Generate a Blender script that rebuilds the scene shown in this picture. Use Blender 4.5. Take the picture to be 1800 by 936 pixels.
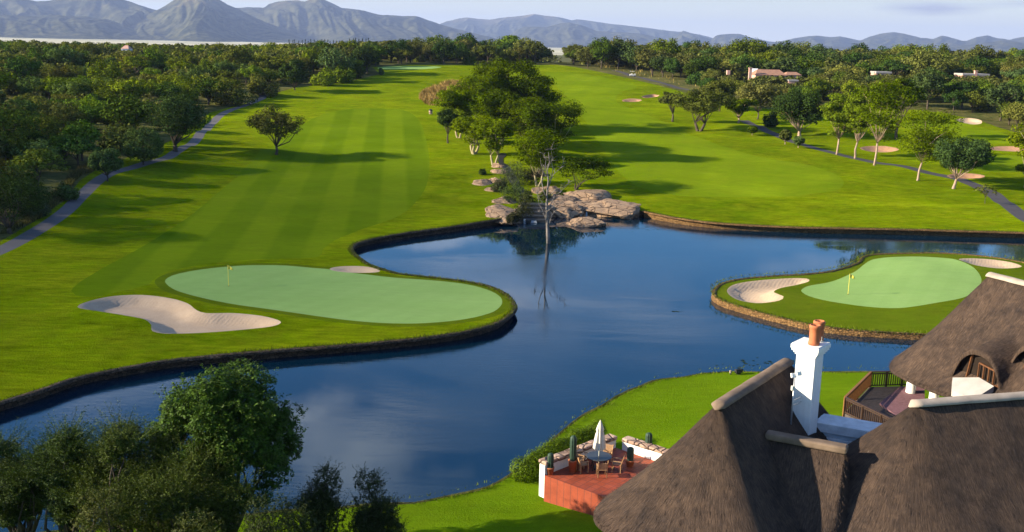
import bpy, math, random
import numpy as np
from mathutils import Vector, Matrix, geometry
for o in list(bpy.data.objects): bpy.data.objects.remove(o)
scene = bpy.context.scene
COL = scene.collection
R = math.radians
# ------------------------------------------------------------------ camera
CAM = np.array((0.0, 0.0, 25.0)); FPX = 1750.0
PITCH, ROLL = math.atan((468 - 79) / FPX), R(1.2)
r0 = np.array((1., 0, 0)); u0 = np.array((0, math.sin(PITCH), math.cos(PITCH))); FW = np.array((0, math.cos(PITCH), -math.sin(PITCH)))
RT = r0 * math.cos(ROLL) + u0 * math.sin(ROLL); UP = -r0 * math.sin(ROLL) + u0 * math.cos(ROLL)
cd = bpy.data.cameras.new('camera'); cam = bpy.data.objects.new('camera', cd); COL.objects.link(cam)
cd.sensor_fit = 'HORIZONTAL'; cd.sensor_width = 36; cd.lens = 36 * FPX / 1800
cd.clip_start = 0.5; cd.clip_end = 90000
m = Matrix.Identity(4)
for i in range(3):
    m[i][0] = RT[i]; m[i][1] = UP[i]; m[i][2] = -FW[i]; m[i][3] = CAM[i]
cam.matrix_world = m
scene.camera = cam
# ------------------------------------------------------------------ sky, sun, exposure
SUN_EL, SUN_BACK = R(20), R(7)          # low sun from the left, a little behind the camera
SDIR = np.array((-math.cos(SUN_EL) * math.cos(SUN_BACK), -math.cos(SUN_EL) * math.sin(SUN_BACK), math.sin(SUN_EL)))
W = bpy.data.worlds.new('World'); scene.world = W; W.use_nodes = True
nt = W.node_tree; nt.nodes.clear()
def N(t, typ, **kw):
    n = t.nodes.new(typ)
    for k, v in kw.items():
        if k == 'inp':
            for a, b in v.items(): n.inputs[a].default_value = b
        else: setattr(n, k, v)
    return n
def L(t, a, b): t.links.new(a, b)
out = N(nt, 'ShaderNodeOutputWorld'); bg = N(nt, 'ShaderNodeBackground'); bg.inputs[1].default_value = 0.055
sky = N(nt, 'ShaderNodeTexSky', sky_type='NISHITA', sun_disc=False, sun_elevation=SUN_EL,
        sun_rotation=math.atan2(SDIR[0], SDIR[1]), altitude=600, air_density=1.0, dust_density=0.6, ozone_density=2.5)
tc = N(nt, 'ShaderNodeTexCoord'); sp = N(nt, 'ShaderNodeSeparateXYZ'); L(nt, tc.outputs['Generated'], sp.inputs[0])
def wm(op, a, b=None, clamp=False):
    n = N(nt, 'ShaderNodeMath', operation=op, use_clamp=clamp)
    for i, v in enumerate((a, b)):
        if v is None: continue
        if isinstance(v, (int, float)): n.inputs[i].default_value = v
        else: L(nt, v, n.inputs[i])
    return n.outputs[0]
# high cloud sheet: direction projected on a plane
zz = wm('ADD', wm('MAXIMUM', sp.outputs[2], 0.0), 0.06)
cx = wm('DIVIDE', sp.outputs[0], zz); cy = wm('DIVIDE', sp.outputs[1], zz)
cv = N(nt, 'ShaderNodeCombineXYZ'); L(nt, cx, cv.inputs[0]); L(nt, cy, cv.inputs[1])
nz = N(nt, 'ShaderNodeTexNoise', inp={'Scale': 0.95, 'Detail': 7.0, 'Roughness': 0.58, 'Distortion': 0.4}); L(nt, cv.outputs[0], nz.inputs['Vector'])
mr = N(nt, 'ShaderNodeMapRange', inp={1: 0.50, 2: 0.65, 3: 0.0, 4: 0.95}); L(nt, nz.outputs[0], mr.inputs[0])
elev_fade = N(nt, 'ShaderNodeMapRange', inp={1: 0.05, 2: 0.16, 3: 0.0, 4: 1.0}); L(nt, sp.outputs[2], elev_fade.inputs[0])
left_w = N(nt, 'ShaderNodeMapRange', inp={1: 0.22, 2: -0.18, 3: 0.28, 4: 1.0}); L(nt, sp.outputs[0], left_w.inputs[0])
cmask = wm('MULTIPLY', wm('MULTIPLY', mr.outputs[0], elev_fade.outputs[0]), left_w.outputs[0])
# low grey streaks over the mountains
az = wm('DIVIDE', sp.outputs[0], sp.outputs[1])
sv = N(nt, 'ShaderNodeCombineXYZ'); L(nt, wm('MULTIPLY', az, 9.0), sv.inputs[0]); L(nt, wm('MULTIPLY', sp.outputs[2], 95.0), sv.inputs[1])
nz2 = N(nt, 'ShaderNodeTexNoise', inp={'Scale': 1.0, 'Detail': 5.0, 'Roughness': 0.55}); L(nt, sv.outputs[0], nz2.inputs['Vector'])
def bump1(x, c, w):
    return wm('SUBTRACT', 1.0, wm('MULTIPLY', wm('ABSOLUTE', wm('SUBTRACT', x, c)), 1.0 / w), True)
blob = wm('MULTIPLY', bump1(az, 0.405, 0.085), bump1(sp.outputs[2], 0.0395, 0.0085))
blob2 = wm('MULTIPLY', bump1(az, 0.50, 0.06), bump1(sp.outputs[2], 0.044, 0.006))
blob = wm('ADD', blob, wm('MULTIPLY', blob2, 0.7))
st = wm('MULTIPLY', wm('SUBTRACT', wm('ADD', wm('MULTIPLY', blob, 1.0), wm('MULTIPLY', nz2.outputs[0], 0.75)), 0.55), 1.5, True)
st = wm('MULTIPLY', st, wm('LESS_THAN', sp.outputs[2], 0.075))
pale = N(nt, 'ShaderNodeMapRange', inp={1: 0.01, 2: 0.075, 3: 0.9, 4: 0.0}); L(nt, sp.outputs[2], pale.inputs[0])
deep = N(nt, 'ShaderNodeMix', data_type='RGBA', blend_type='MULTIPLY'); deep.inputs[7].default_value = (.50, 1.0, 1.38, 1)
dm = N(nt, 'ShaderNodeMapRange', inp={1: .05, 2: .16, 3: 0.0, 4: 1.0}); L(nt, sp.outputs[2], dm.inputs[0]); L(nt, dm.outputs[0], deep.inputs[0]); L(nt, sky.outputs[0], deep.inputs[6])
mxp = N(nt, 'ShaderNodeMix', data_type='RGBA'); L(nt, pale.outputs[0], mxp.inputs[0]); L(nt, deep.outputs[2], mxp.inputs[6]); mxp.inputs[7].default_value = (8.3, 8.3, 7.8, 1)
mx1 = N(nt, 'ShaderNodeMix', data_type='RGBA'); L(nt, cmask, mx1.inputs[0]); L(nt, mxp.outputs[2], mx1.inputs[6]); mx1.inputs[7].default_value = (11.0, 11.2, 12.0, 1)
mx2 = N(nt, 'ShaderNodeMix', data_type='RGBA'); L(nt, wm('MULTIPLY', st, 0.85), mx2.inputs[0]); L(nt, mx1.outputs[2], mx2.inputs[6]); mx2.inputs[7].default_value = (3.6, 3.7, 4.8, 1)
L(nt, mx2.outputs[2], bg.inputs[0]); L(nt, bg.outputs[0], out.inputs[0])
sd = bpy.data.lights.new('sun', 'SUN'); sd.energy = 5.0; sd.angle = R(0.5); sd.color = (1.0, 0.86, 0.62)
so = bpy.data.objects.new('sun', sd); COL.objects.link(so); so.rotation_euler = Vector(-SDIR).to_track_quat('-Z', 'Y').to_euler(); so.location = (-60, 0, 60)
vs = scene.view_settings; vs.view_transform = 'Standard'; vs.look = 'None'; vs.gamma = 1; vs.use_curve_mapping = False
vs.exposure = 1.5
cy_ = scene.cycles; cy_.max_bounces = 6; cy_.diffuse_bounces = 2; cy_.glossy_bounces = 3; cy_.transmission_bounces = 3; cy_.transparent_max_bounces = 6; cy_.volume_bounces = 0
cy_.use_denoising = True; cy_.caustics_reflective = False; cy_.caustics_refractive = False; cy_.sample_clamp_indirect = 4
# ------------------------------------------------------------------ pixel <-> world
def ray(px, py):
    d = FW + RT * ((px - 900) / FPX) + UP * ((468 - py) / FPX)
    return d
def P(px, py, z):
    d = ray(px, py); t = (z - CAM[2]) / d[2]
    return CAM + d * t
def PD(px, py, Y):                      # the point of that sight line at distance Y ahead
    d = ray(px, py); return CAM + d * (Y / d[1])
def proj(p):
    v = np.asarray(p, float) - CAM; w = v @ FW
    return 900 + FPX * (v @ RT) / w, 468 - FPX * (v @ UP) / w, w
# ------------------------------------------------------------------ noise
def _h(ix, iy, s):
    n = (ix.astype(np.int64) * 374761393 + iy.astype(np.int64) * 668265263 + s * 974634777) & 0xffffffff
    n = ((n ^ (n >> 13)) * 1274126177) & 0xffffffff
    return ((n ^ (n >> 16)) & 0xffff) / 32767.5 - 1
def vn(x, y, s=0):
    x = np.asarray(x, float); y = np.asarray(y, float)
    ix = np.floor(x); iy = np.floor(y); fx = x - ix; fy = y - iy
    fx = fx * fx * (3 - 2 * fx); fy = fy * fy * (3 - 2 * fy)
    a = _h(ix, iy, s); b = _h(ix + 1, iy, s); c = _h(ix, iy + 1, s); d = _h(ix + 1, iy + 1, s)
    return (a + (b - a) * fx) * (1 - fy) + (c + (d - c) * fx) * fy
def fbm(x, y, s=0, o=4):
    t = 0; a = 1.
    for i in range(o):
        t = t + a * vn(x * 2 ** i + 17.3 * i, y * 2 ** i - 9.1 * i, s + i); a *= .5
    return t / 1.6
def sstep(a, b, x):
    t = np.clip((np.asarray(x, float) - a) / (b - a), 0, 1); return t * t * (3 - 2 * t)
# ------------------------------------------------------------------ objects
def tag(o, label=None, cat=None, group=None, kind=None):
    if label: o['label'] = label
    if cat: o['category'] = cat
    if group: o['group'] = group
    if kind: o['kind'] = kind
    return o
def empty(name, loc, label=None, cat=None, group=None, rz=0):
    o = bpy.data.objects.new(name, None); COL.objects.link(o); o.location = tuple(loc); o.rotation_euler = (0, 0, rz); o.empty_display_size = .3
    return tag(o, label, cat, group)
def link(name, me, parent=None):
    o = bpy.data.objects.new(name, me); COL.objects.link(o)
    if parent is not None: o.parent = parent
    return o
def np_mesh(name, V, F, mats=(), midx=None, smooth=True, uv=None):
    """V (n,3); F: list of equal-width int arrays (quads and/or tris)"""
    me = bpy.data.meshes.new(name)
    if not isinstance(F, (list, tuple)): F = [F]
    F = [np.asarray(f, np.int32) for f in F if len(f)]
    V = np.asarray(V, np.float32)
    me.vertices.add(len(V)); me.vertices.foreach_set('co', V.ravel())
    loops = np.concatenate([f.ravel() for f in F]); tot = np.concatenate([np.full(len(f), f.shape[1], np.int32) for f in F])
    me.loops.add(len(loops)); me.loops.foreach_set('vertex_index', loops)
    me.polygons.add(len(tot)); st_ = np.zeros(len(tot), np.int32); st_[1:] = np.cumsum(tot)[:-1]
    me.polygons.foreach_set('loop_start', st_); me.polygons.foreach_set('loop_total', tot)
    for mm in mats: me.materials.append(mm)
    if midx is not None: me.polygons.foreach_set('material_index', np.asarray(midx, np.int32))
    me.polygons.foreach_set('use_smooth', np.full(len(tot), bool(smooth)))
    if uv is not None:
        ul = me.uv_layers.new(name='UVMap'); ul.data.foreach_set('uv', np.asarray(uv, np.float32)[loops].ravel())
    me.update(calc_edges=True); me.validate()
    return me
class MB:
    """collects shapes; build() links them as ONE mesh object"""
    def __init__(s): s.V = []; s.F = []; s.n = 0; s.UV = []
    def add(s, V, F, uv=None):
        V = np.asarray(V, float)
        s.V.append(V); s.F += [tuple(int(i) + s.n for i in f) for f in F]; s.n += len(V)
        s.UV.append(np.zeros((len(V), 2)) if uv is None else np.asarray(uv, float))
    def box(s, c, size, rz=0, rx=0, taper=1.0):
        x, y, z = [v / 2 for v in size]
        V = np.array([(-x, -y, -z), (x, -y, -z), (x, y, -z), (-x, y, -z), (-x * taper, -y * taper, z), (x * taper, -y * taper, z), (x * taper, y * taper, z), (-x * taper, y * taper, z)])
        if rx:
            ca, sa = math.cos(rx), math.sin(rx); V = np.stack([V[:, 0], V[:, 1] * ca - V[:, 2] * sa, V[:, 1] * sa + V[:, 2] * ca], 1)
        ca, sa = math.cos(rz), math.sin(rz); V = np.stack([V[:, 0] * ca - V[:, 1] * sa, V[:, 0] * sa + V[:, 1] * ca, V[:, 2]], 1)
        s.add(V + np.asarray(c, float), [(0, 3, 2, 1), (4, 5, 6, 7), (0, 1, 5, 4), (1, 2, 6, 5), (2, 3, 7, 6), (3, 0, 4, 7)])
    def beam(s, a, b, w, h):
        """box from a to b, width w across, height h (centred)"""
        a = np.asarray(a, float); b = np.asarray(b, float); d = b - a; l = np.linalg.norm(d); d = d / l
        up = np.array((0, 0, 1.)) if abs(d[2]) < .95 else np.array((0, 1., 0))
        sd_ = np.cross(d, up); sd_ /= np.linalg.norm(sd_); u = np.cross(sd_, d)
        V = [q + sd_ * i * w / 2 + u * j * h / 2 for q in (a, b) for i, j in ((-1, -1), (1, -1), (1, 1), (-1, 1))]
        s.add(V, [(0, 1, 2, 3), (7, 6, 5, 4), (0, 4, 5, 1), (1, 5, 6, 2), (2, 6, 7, 3), (3, 7, 4, 0)])
    def tube(s, pts, rad, k=7, cap=True):
        pts = np.asarray(pts, float); rad = np.broadcast_to(np.asarray(rad, float), (len(pts),))
        d = np.gradient(pts, axis=0); d /= np.linalg.norm(d, axis=1)[:, None] + 1e-9
        ref = np.array((1., 0, 0)) if abs(d[0][0]) < .8 else np.array((0, 1., 0))
        V = []
        for p, dd, r_ in zip(pts, d, rad):
            a = np.cross(dd, ref); a /= np.linalg.norm(a) + 1e-9; b = np.cross(dd, a)
            for i in range(k):
                t = 2 * math.pi * i / k; V.append(p + (a * math.cos(t) + b * math.sin(t)) * r_)
        F = [(j * k + i, j * k + (i + 1) % k, (j + 1) * k + (i + 1) % k, (j + 1) * k + i) for j in range(len(pts) - 1) for i in range(k)]
        if cap: F += [tuple(range(k))[::-1], tuple((len(pts) - 1) * k + i for i in range(k))]
        s.add(V, F)
    def lathe(s, c, prof, k=16, squash=1.0):
        """prof: (radius, z) list"""
        V = []; c = np.asarray(c, float)
        for r_, z in prof:
            for i in range(k):
                t = 2 * math.pi * i / k; V.append(c + (r_ * math.cos(t), r_ * math.sin(t) * squash, z))
        n = len(prof)
        F = [(j * k + i, j * k + (i + 1) % k, (j + 1) * k + (i + 1) % k, (j + 1) * k + i) for j in range(n - 1) for i in range(k)]
        F += [tuple(range(k))[::-1], tuple((n - 1) * k + i for i in range(k))]
        s.add(V, F)
    def prism(s, poly, z0, z1):
        n = len(poly); V = [(p[0], p[1], z0) for p in poly] + [(p[0], p[1], z1) for p in poly]
        s.add(V, [tuple(range(n))[::-1], tuple(range(n, 2 * n))] + [(i, (i + 1) % n, n + (i + 1) % n, n + i) for i in range(n)])
    def build(s, name, mat, parent=None, smooth=False, bevel=0, uv=False, org=None):
        V = np.concatenate(s.V)
        if parent is not None and org is None: org = parent_org(parent)
        if org is not None: V = V - np.asarray(org)
        me = bpy.data.meshes.new(name); me.from_pydata(V.tolist(), [], s.F)
        if mat: me.materials.append(mat)
        me.polygons.foreach_set('use_smooth', np.full(len(s.F), smooth))
        if uv:
            U = np.concatenate(s.UV); ul = me.uv_layers.new(name='UVMap'); li = np.zeros(len(me.loops), np.int32); me.loops.foreach_get('vertex_index', li)
            ul.data.foreach_set('uv', U[li].astype(np.float32).ravel())
        me.update()
        o = link(name, me, parent)
        if bevel:
            b = o.modifiers.new('bevel', 'BEVEL'); b.width = bevel; b.segments = 2; b.limit_method = 'ANGLE'
        return o
def parent_org(o):
    p = np.zeros(3)
    while o is not None:
        p = p + np.array(o.location); o = o.parent
    return p
# ------------------------------------------------------------------ materials
def mat(name):
    m_ = bpy.data.materials.new(name); m_.use_nodes = True
    t = m_.node_tree; t.nodes.clear()
    o = N(t, 'ShaderNodeOutputMaterial'); b = N(t, 'ShaderNodeBsdfPrincipled'); L(t, b.outputs[0], o.inputs[0])
    b.inputs['Roughness'].default_value = .8; b.inputs['Specular IOR Level'].default_value = .25
    return m_, t, b
def ramp(t, fac, stops):
    r_ = N(t, 'ShaderNodeValToRGB'); e = r_.color_ramp.elements
    while len(e) < len(stops): e.new(.5)
    for k, (p, c) in zip(e, stops): k.position = p; k.color = (*c, 1)
    if fac is not None: L(t, fac, r_.inputs[0])
    return r_.outputs[0]
def noise(t, vec, scale, detail=4, rough=.55, dist=0):
    n = N(t, 'ShaderNodeTexNoise', inp={'Scale': scale, 'Detail': detail, 'Roughness': rough, 'Distortion': dist})
    if vec is not None: L(t, vec, n.inputs['Vector'])
    return n.outputs[0]
def pos(t, scale=(1, 1, 1), rot=(0, 0, 0), src=None):
    if src is None: src = N(t, 'ShaderNodeNewGeometry').outputs['Position']
    mp = N(t, 'ShaderNodeMapping'); mp.inputs['Scale'].default_value = scale; mp.inputs['Rotation'].default_value = rot
    L(t, src, mp.inputs['Vector']); return mp.outputs[0]
def mth(t, op, a, b=None, clamp=False):
    n = N(t, 'ShaderNodeMath', operation=op, use_clamp=clamp)
    for i, v in enumerate((a, b)):
        if v is None: continue
        if isinstance(v, (int, float)): n.inputs[i].default_value = v
        else: L(t, v, n.inputs[i])
    return n.outputs[0]
def mixc(t, fac, a, b, mode='MIX'):
    n = N(t, 'ShaderNodeMix', data_type='RGBA', blend_type=mode)
    for i, v in ((0, fac), (6, a), (7, b)):
        if isinstance(v, (int, float)): n.inputs[i].default_value = v
        elif isinstance(v, tuple): n.inputs[i].default_value = (*v, 1)
        else: L(t, v, n.inputs[i])
    return n.outputs[2]
def bump(t, b, hgt, strength, dist):
    n = N(t, 'ShaderNodeBump', inp={'Strength': strength, 'Distance': dist}); L(t, hgt, n.inputs['Height']); L(t, n.outputs[0], b.inputs['Normal']); return n
def simple(name, c, rough=.6, spec=.3, var=.15, scale=3.0, bmp=0.0, metal=0):
    m_, t, b = mat(name); p = pos(t)
    n = noise(t, p, scale, 5)
    L(t, ramp(t, n, [(.25, tuple(v * (1 - var) for v in c)), (.75, tuple(min(1, v * (1 + var)) for v in c))]), b.inputs['Base Color'])
    b.inputs['Roughness'].default_value = rough; b.inputs['Specular IOR Level'].default_value = spec; b.inputs['Metallic'].default_value = metal
    if bmp: bump(t, b, noise(t, p, scale * 6, 4), bmp, .02)
    return m_
def grass(name, dark, light, dry, dry_amt=.3, fine=.35, stripes=None, bmp=.5, patch=.05, rings=False):
    m_, t, b = mat(name); p = pos(t)
    big = noise(t, p, patch, 6, .65, .6); mid = mth(t, 'ADD', mth(t, 'MULTIPLY', noise(t, p, .55, 5, .65, .6), .5), mth(t, 'MULTIPLY', noise(t, p, .13, 5, .62, .8), .5)); fin = noise(t, p, 7.0, 6, .72)
    blades = noise(t, pos(t, (.5, 1.7, 1), (0, 0, .15)), 1.0, 6, .72); lump = noise(t, pos(t, (.11, .2, .1)), 1.0, 5, .62, .5)
    c = ramp(t, big, [(.3, dark), (.7, light)])
    c = mixc(t, mth(t, 'MULTIPLY', ramp(t, mid, [(.42, (0, 0, 0)), (.64, (1, 1, 1))]), dry_amt), c, dry)
    if stripes:
        per, rot, amt, cols = stripes
        w = N(t, 'ShaderNodeTexWave', wave_type='BANDS', bands_direction='X', wave_profile='SIN', inp={'Scale': 2 * math.pi / 20 / per * 10 / math.pi * math.pi / math.pi, 'Distortion': .35, 'Detail': 3, 'Detail Scale': .3})
        w.inputs['Scale'].default_value = .314 / per
        L(t, pos(t, rot=(0, 0, rot)), w.inputs['Vector'])
        s_ = mth(t, 'MULTIPLY', ramp(t, w.outputs[1], [(.35, (0, 0, 0)), (.65, (1, 1, 1))]), mth(t, 'MULTIPLY', ramp(t, noise(t, p, .03, 2), [(.3, (.35,) * 3), (.7, (1,) * 3)]), amt))
        c = mixc(t, s_, c, cols)
        w2 = N(t, 'ShaderNodeTexWave', wave_type='BANDS', bands_direction='X', wave_profile='SIN', inp={'Scale': .314 / (per * 2.3), 'Distortion': .6, 'Detail': 3, 'Detail Scale': .3})
        L(t, pos(t, rot=(0, 0, rot + 1.35)), w2.inputs['Vector'])
        c = mixc(t, mth(t, 'MULTIPLY', w2.outputs[1], amt * .3), c, cols)
    f = ramp(t, mth(t, 'ADD', mth(t, 'MULTIPLY', fin, .35), mth(t, 'ADD', mth(t, 'MULTIPLY', blades, .4), mth(t, 'MULTIPLY', lump, .25))), [(.36, (1 - fine,) * 3), (.64, (1 + fine,) * 3)])
    c = mixc(t, 1.0, c, f, 'MULTIPLY')
    L(t, c, b.inputs['Base Color']); b.inputs['Roughness'].default_value = .95; b.inputs['Specular IOR Level'].default_value = 0
    h_ = mth(t, 'ADD', mth(t, 'MULTIPLY', mid, .6), mth(t, 'MULTIPLY', fin, .5))
    bump(t, b, h_, bmp, .25)
    return m_
M = {}
M['rough'] = grass('rough_grass', (.076, .130, .001), (.162, .228, .001), (.200, .210, .006), .55, .62, bmp=1.0)
M['fairway'] = grass('fairway_grass', (.105, .168, .003), (.140, .208, .005), (.17, .20, .010), .22, .2, stripes=(8.5, -.12, .75, (.072, .130, .002)), bmp=.35)
M['fairway2'] = grass('second_fairway_grass', (.100, .168, .003), (.180, .252, .006), (.17, .18, .010), .3, .2, stripes=(9.0, .25, .22, (.098, .152, .004)), bmp=.35)
M['veld'] = grass('veld_grass', (.045, .06, .016), (.09, .10, .032), (.19, .16, .065), .7, .45, bmp=1.0, patch=.09)
M['green'] = grass('green_grass', (.200, .325, .095), (.23, .365, .115), (.255, .36, .125), .25, .1, stripes=(2.4, .5, .2, (.18, .305, .085)), bmp=.08)
M['apron'] = grass('apron_grass', (.066, .105, .003), (.095, .14, .005), (.13, .135, .014), .35, .28, bmp=.5)
M['lawn'] = grass('lawn_grass', (.086, .160, .003), (.122, .205, .005), (.12, .155, .006), .3, .26, stripes=(5.0, .9, .15, (.072, .13, .003)), bmp=.5, patch=.12)
M['plain'] = simple('plain_grass', (.46, .43, .30), .9, .1, .5, .0016)
def sandm():
    m_, t, b = mat('bunker_sand'); p = pos(t)
    c = ramp(t, noise(t, p, .7, 6, .65), [(.25, (.42, .295, .195)), (.75, (.54, .40, .275))])
    c = mixc(t, .35, c, ramp(t, noise(t, p, 9, 5, .7), [(.3, (.35, .245, .165)), (.7, (.60, .455, .325))]))
    L(t, c, b.inputs['Base Color']); b.inputs['Roughness'].default_value = .95
    w = N(t, 'ShaderNodeTexWave', wave_type='BANDS', inp={'Scale': .9, 'Distortion': 5, 'Detail': 4, 'Detail Scale': .6}); L(t, pos(t, rot=(0, 0, .5)), w.inputs['Vector'])
    bump(t, b, mth(t, 'ADD', mth(t, 'MULTIPLY', w.outputs[1], .25), noise(t, p, 5, 5, .7)), .35, .12); return m_
M['sand'] = sandm()
M['redsand'] = simple('red_sand', (.40, .225, .135), .95, .1, .2, 1.5, .3)
def asphalt(name, c):
    m_, t, b = mat(name); p = pos(t)
    a = ramp(t, noise(t, p, .5, 6, .6), [(.25, tuple(v * .75 for v in c)), (.75, tuple(v * 1.25 for v in c))])
    a = mixc(t, .4, a, ramp(t, noise(t, p, 14, 3, .7), [(.3, tuple(v * .6 for v in c)), (.7, tuple(v * 1.5 for v in c))]))
    L(t, a, b.inputs['Base Color']); b.inputs['Roughness'].default_value = .85; bump(t, b, noise(t, p, 20, 3), .3, .03); return m_
M['path_l'] = asphalt('pale_path', (.105, .098, .105)); M['path_r'] = asphalt('dark_path', (.055, .05, .058))
def waterm():
    m_, t, b = mat('pond_water')
    p1 = noise(t, pos(t, (.45, 1.6, 1), (0, 0, .06)), 1.6, 4, .6); p2 = noise(t, pos(t, (.9, 2.6, 1), (0, 0, -.12)), 4.0, 3, .6)
    calm = ramp(t, noise(t, pos(t, (.6, 1.2, 1)), .035, 4, .6, .6), [(.44, (.04,) * 3), (.60, (1,) * 3)])
    h_ = mth(t, 'MULTIPLY', mth(t, 'ADD', mth(t, 'MULTIPLY', p1, .7), mth(t, 'MULTIPLY', p2, .3)), calm)
    L(t, ramp(t, noise(t, pos(t), .05, 3), [(.3, (.001, .011, .026)), (.7, (.001, .016, .036))]), b.inputs['Base Color'])
    b.inputs['Roughness'].default_value = .02; b.inputs['IOR'].default_value = 1.62; b.inputs['Specular IOR Level'].default_value = .5; b.inputs['Specular Tint'].default_value = (.55, .88, 1.0, 1)
    bump(t, b, h_, .15, .12); return m_
M['water'] = waterm()
def stonew(name, cols, scale=2.6, dark=(.02, .014, .01)):
    m_, t, b = mat(name); p = pos(t, (1, 1, 1.5))
    p = N(t, 'ShaderNodeMix', data_type='VECTOR').outputs[1] if False else p
    v = N(t, 'ShaderNodeTexVoronoi', feature='F1', inp={'Scale': scale}); L(t, p, v.inputs['Vector'])
    e = N(t, 'ShaderNodeTexVoronoi', feature='DISTANCE_TO_EDGE', inp={'Scale': scale}); L(t, p, e.inputs['Vector'])
    sx = N(t, 'ShaderNodeSeparateColor'); L(t, v.outputs['Color'], sx.inputs[0])
    c = ramp(t, sx.outputs[0], [(0, cols[0]), (.5, cols[1]), (1, cols[2])])
    c = mixc(t, .35, c, ramp(t, noise(t, p, 12, 4, .7), [(.3, cols[0]), (.7, cols[2])]))
    gap = ramp(t, e.outputs['Distance'], [(.0, (0, 0, 0)), (.1, (1, 1, 1))])
    c = mixc(t, gap, dark, c)
    L(t, c, b.inputs['Base Color']); b.inputs['Roughness'].default_value = .9
    bump(t, b, mth(t, 'ADD', mth(t, 'MULTIPLY', gap, .8), mth(t, 'MULTIPLY', noise(t, p, 10, 4), .3)), .9, .12); return m_
M['wall_shaded'] = stonew('shaded_brown_wall_stone', ((.05, .032, .02), (.10, .062, .036), (.16, .105, .065)), 3.0)  # darker copy of the wall stone, shade put into its colour
M['wall_orange'] = stonew('sunlit_orange_wall_stone', ((.10, .050, .018), (.20, .105, .036), (.31, .185, .075)), 4.2, (.05, .03, .012))  # lit copy of the wall stone, sunlight put into its orange
def rockm():
    m_, t, b = mat('boulder_rock'); p = pos(t)
    c = ramp(t, noise(t, p, .6, 7, .6, .4), [(.2, (.17, .093, .050)), (.5, (.32, .193, .110)), (.8, (.46, .31, .19))])
    c = mixc(t, .4, c, ramp(t, noise(t, p, 5, 6, .7), [(.3, (.15, .10, .065)), (.7, (.52, .40, .29))]))
    pw = N(t, 'ShaderNodeVectorMath', operation='ADD'); L(t, pos(t, (1, 1, 2.6), (.2, .12, .3)), pw.inputs[0])
    nn = N(t, 'ShaderNodeTexNoise', inp={'Scale': .7, 'Detail': 4}); L(t, p, nn.inputs['Vector'])
    sc = N(t, 'ShaderNodeVectorMath', operation='SCALE'); sc.inputs['Scale'].default_value = .9; L(t, nn.outputs['Color'], sc.inputs[0]); L(t, sc.outputs[0], pw.inputs[1])
    e = N(t, 'ShaderNodeTexVoronoi', feature='DISTANCE_TO_EDGE', inp={'Scale': .55}); L(t, pw.outputs[0], e.inputs['Vector'])
    cr = ramp(t, e.outputs['Distance'], [(.0, (0, 0, 0)), (.035, (1, 1, 1))])
    c = mixc(t, cr, (.045, .03, .022), c)
    L(t, c, b.inputs['Base Color']); b.inputs['Roughness'].default_value = .92
    bump(t, b, mth(t, 'ADD', cr, mth(t, 'MULTIPLY', noise(t, p, 4, 7, .65), .8)), .8, .22); return m_
M['rock'] = rockm()
M['cascade_rock'] = simple('wet_cascade_rock', (.035, .035, .034), .35, .5, .4, 2.0, .5)
M['foam'] = simple('falling_water', (.24, .27, .30), .3, .5, .25, 6.0, .3)
def thatch(name, cols):
    m_, t, b = mat(name); uvn = N(t, 'ShaderNodeTexCoord').outputs['UV']; p = pos(t)
    s1 = noise(t, pos(t, (42, 3.2, 1), src=uvn), 1.0, 6, .75); s2 = noise(t, pos(t, (15, 1.7, 1), src=uvn), 1.0, 6, .7, .3)
    bigp = mth(t, 'ADD', mth(t, 'MULTIPLY', noise(t, p, .4, 5, .6, .5), .5), mth(t, 'MULTIPLY', noise(t, p, 1.8, 5, .65, .4), .5))
    c = ramp(t, s2, [(.25, cols[0]), (.5, cols[1]), (.78, cols[2])])
    c = mixc(t, 1.0, c, ramp(t, s1, [(.30, (.5,) * 3), (.70, (1.5,) * 3)]), 'MULTIPLY')
    c = mixc(t, 1.0, c, ramp(t, bigp, [(.34, (.52, .54, .60)), (.64, (1.5, 1.36, 1.2))]), 'MULTIPLY')
    fl = ramp(t, noise(t, pos(t, (6, 2.2, 1), src=uvn), 1.3, 2, .5), [(.78, (0, 0, 0)), (.81, (1, 1, 1))])
    c = mixc(t, mth(t, 'MULTIPLY', fl, .6), c, (.42, .36, .31))
    L(t, c, b.inputs['Base Color']); b.inputs['Roughness'].default_value = .95; b.inputs['Specular IOR Level'].default_value = .12
    bump(t, b, mth(t, 'ADD', mth(t, 'MULTIPLY', s1, .6), mth(t, 'MULTIPLY', s2, .7)), .9, .1); return m_
M['thatch'] = thatch('weathered_thatch', ((.026, .019, .016), (.056, .041, .034), (.096, .071, .059)))
M['ridge_tan'] = simple('tan_ridge_mortar', (.165, .118, .086), .9, .2, .4, 1.3, .4)
M['ridge_pale'] = simple('pale_ridge_mortar', (.33, .275, .23), .85, .2, .22, 1.6, .35)
M['offwhite'] = simple('greyish_white_slab', (.36, .335, .32), .8, .25, .14, 1.4, .1); M['white'] = simple('white_plaster', (.80, .79, .77), .7, .25, .05, 1.2, .06)  # the slab and flat roofs get a mottled greyish white
def plasterm():
    m_, t, b = mat('white_plaster_weathered'); p = pos(t)
    st = noise(t, pos(t, (5, 5, .35)), 1.0, 5, .65); c = ramp(t, st, [(.35, (.72, .71, .69)), (.55, (.80, .79, .77))])
    c = mixc(t, .25, c, ramp(t, noise(t, p, 1.3, 6, .65), [(.35, (.64, .62, .59)), (.6, (.82, .81, .79))])); L(t, c, b.inputs['Base Color']); b.inputs['Roughness'].default_value = .75
    bump(t, b, noise(t, p, 9, 5), .15, .03); return m_
M['white'] = plasterm()
M['bluewhite'] = simple('bluish_white_plaster', (.60, .62, .66), .75, .25, .22, 1.8, .15)  # bluish white in mottled tones, for the parapet
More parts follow.
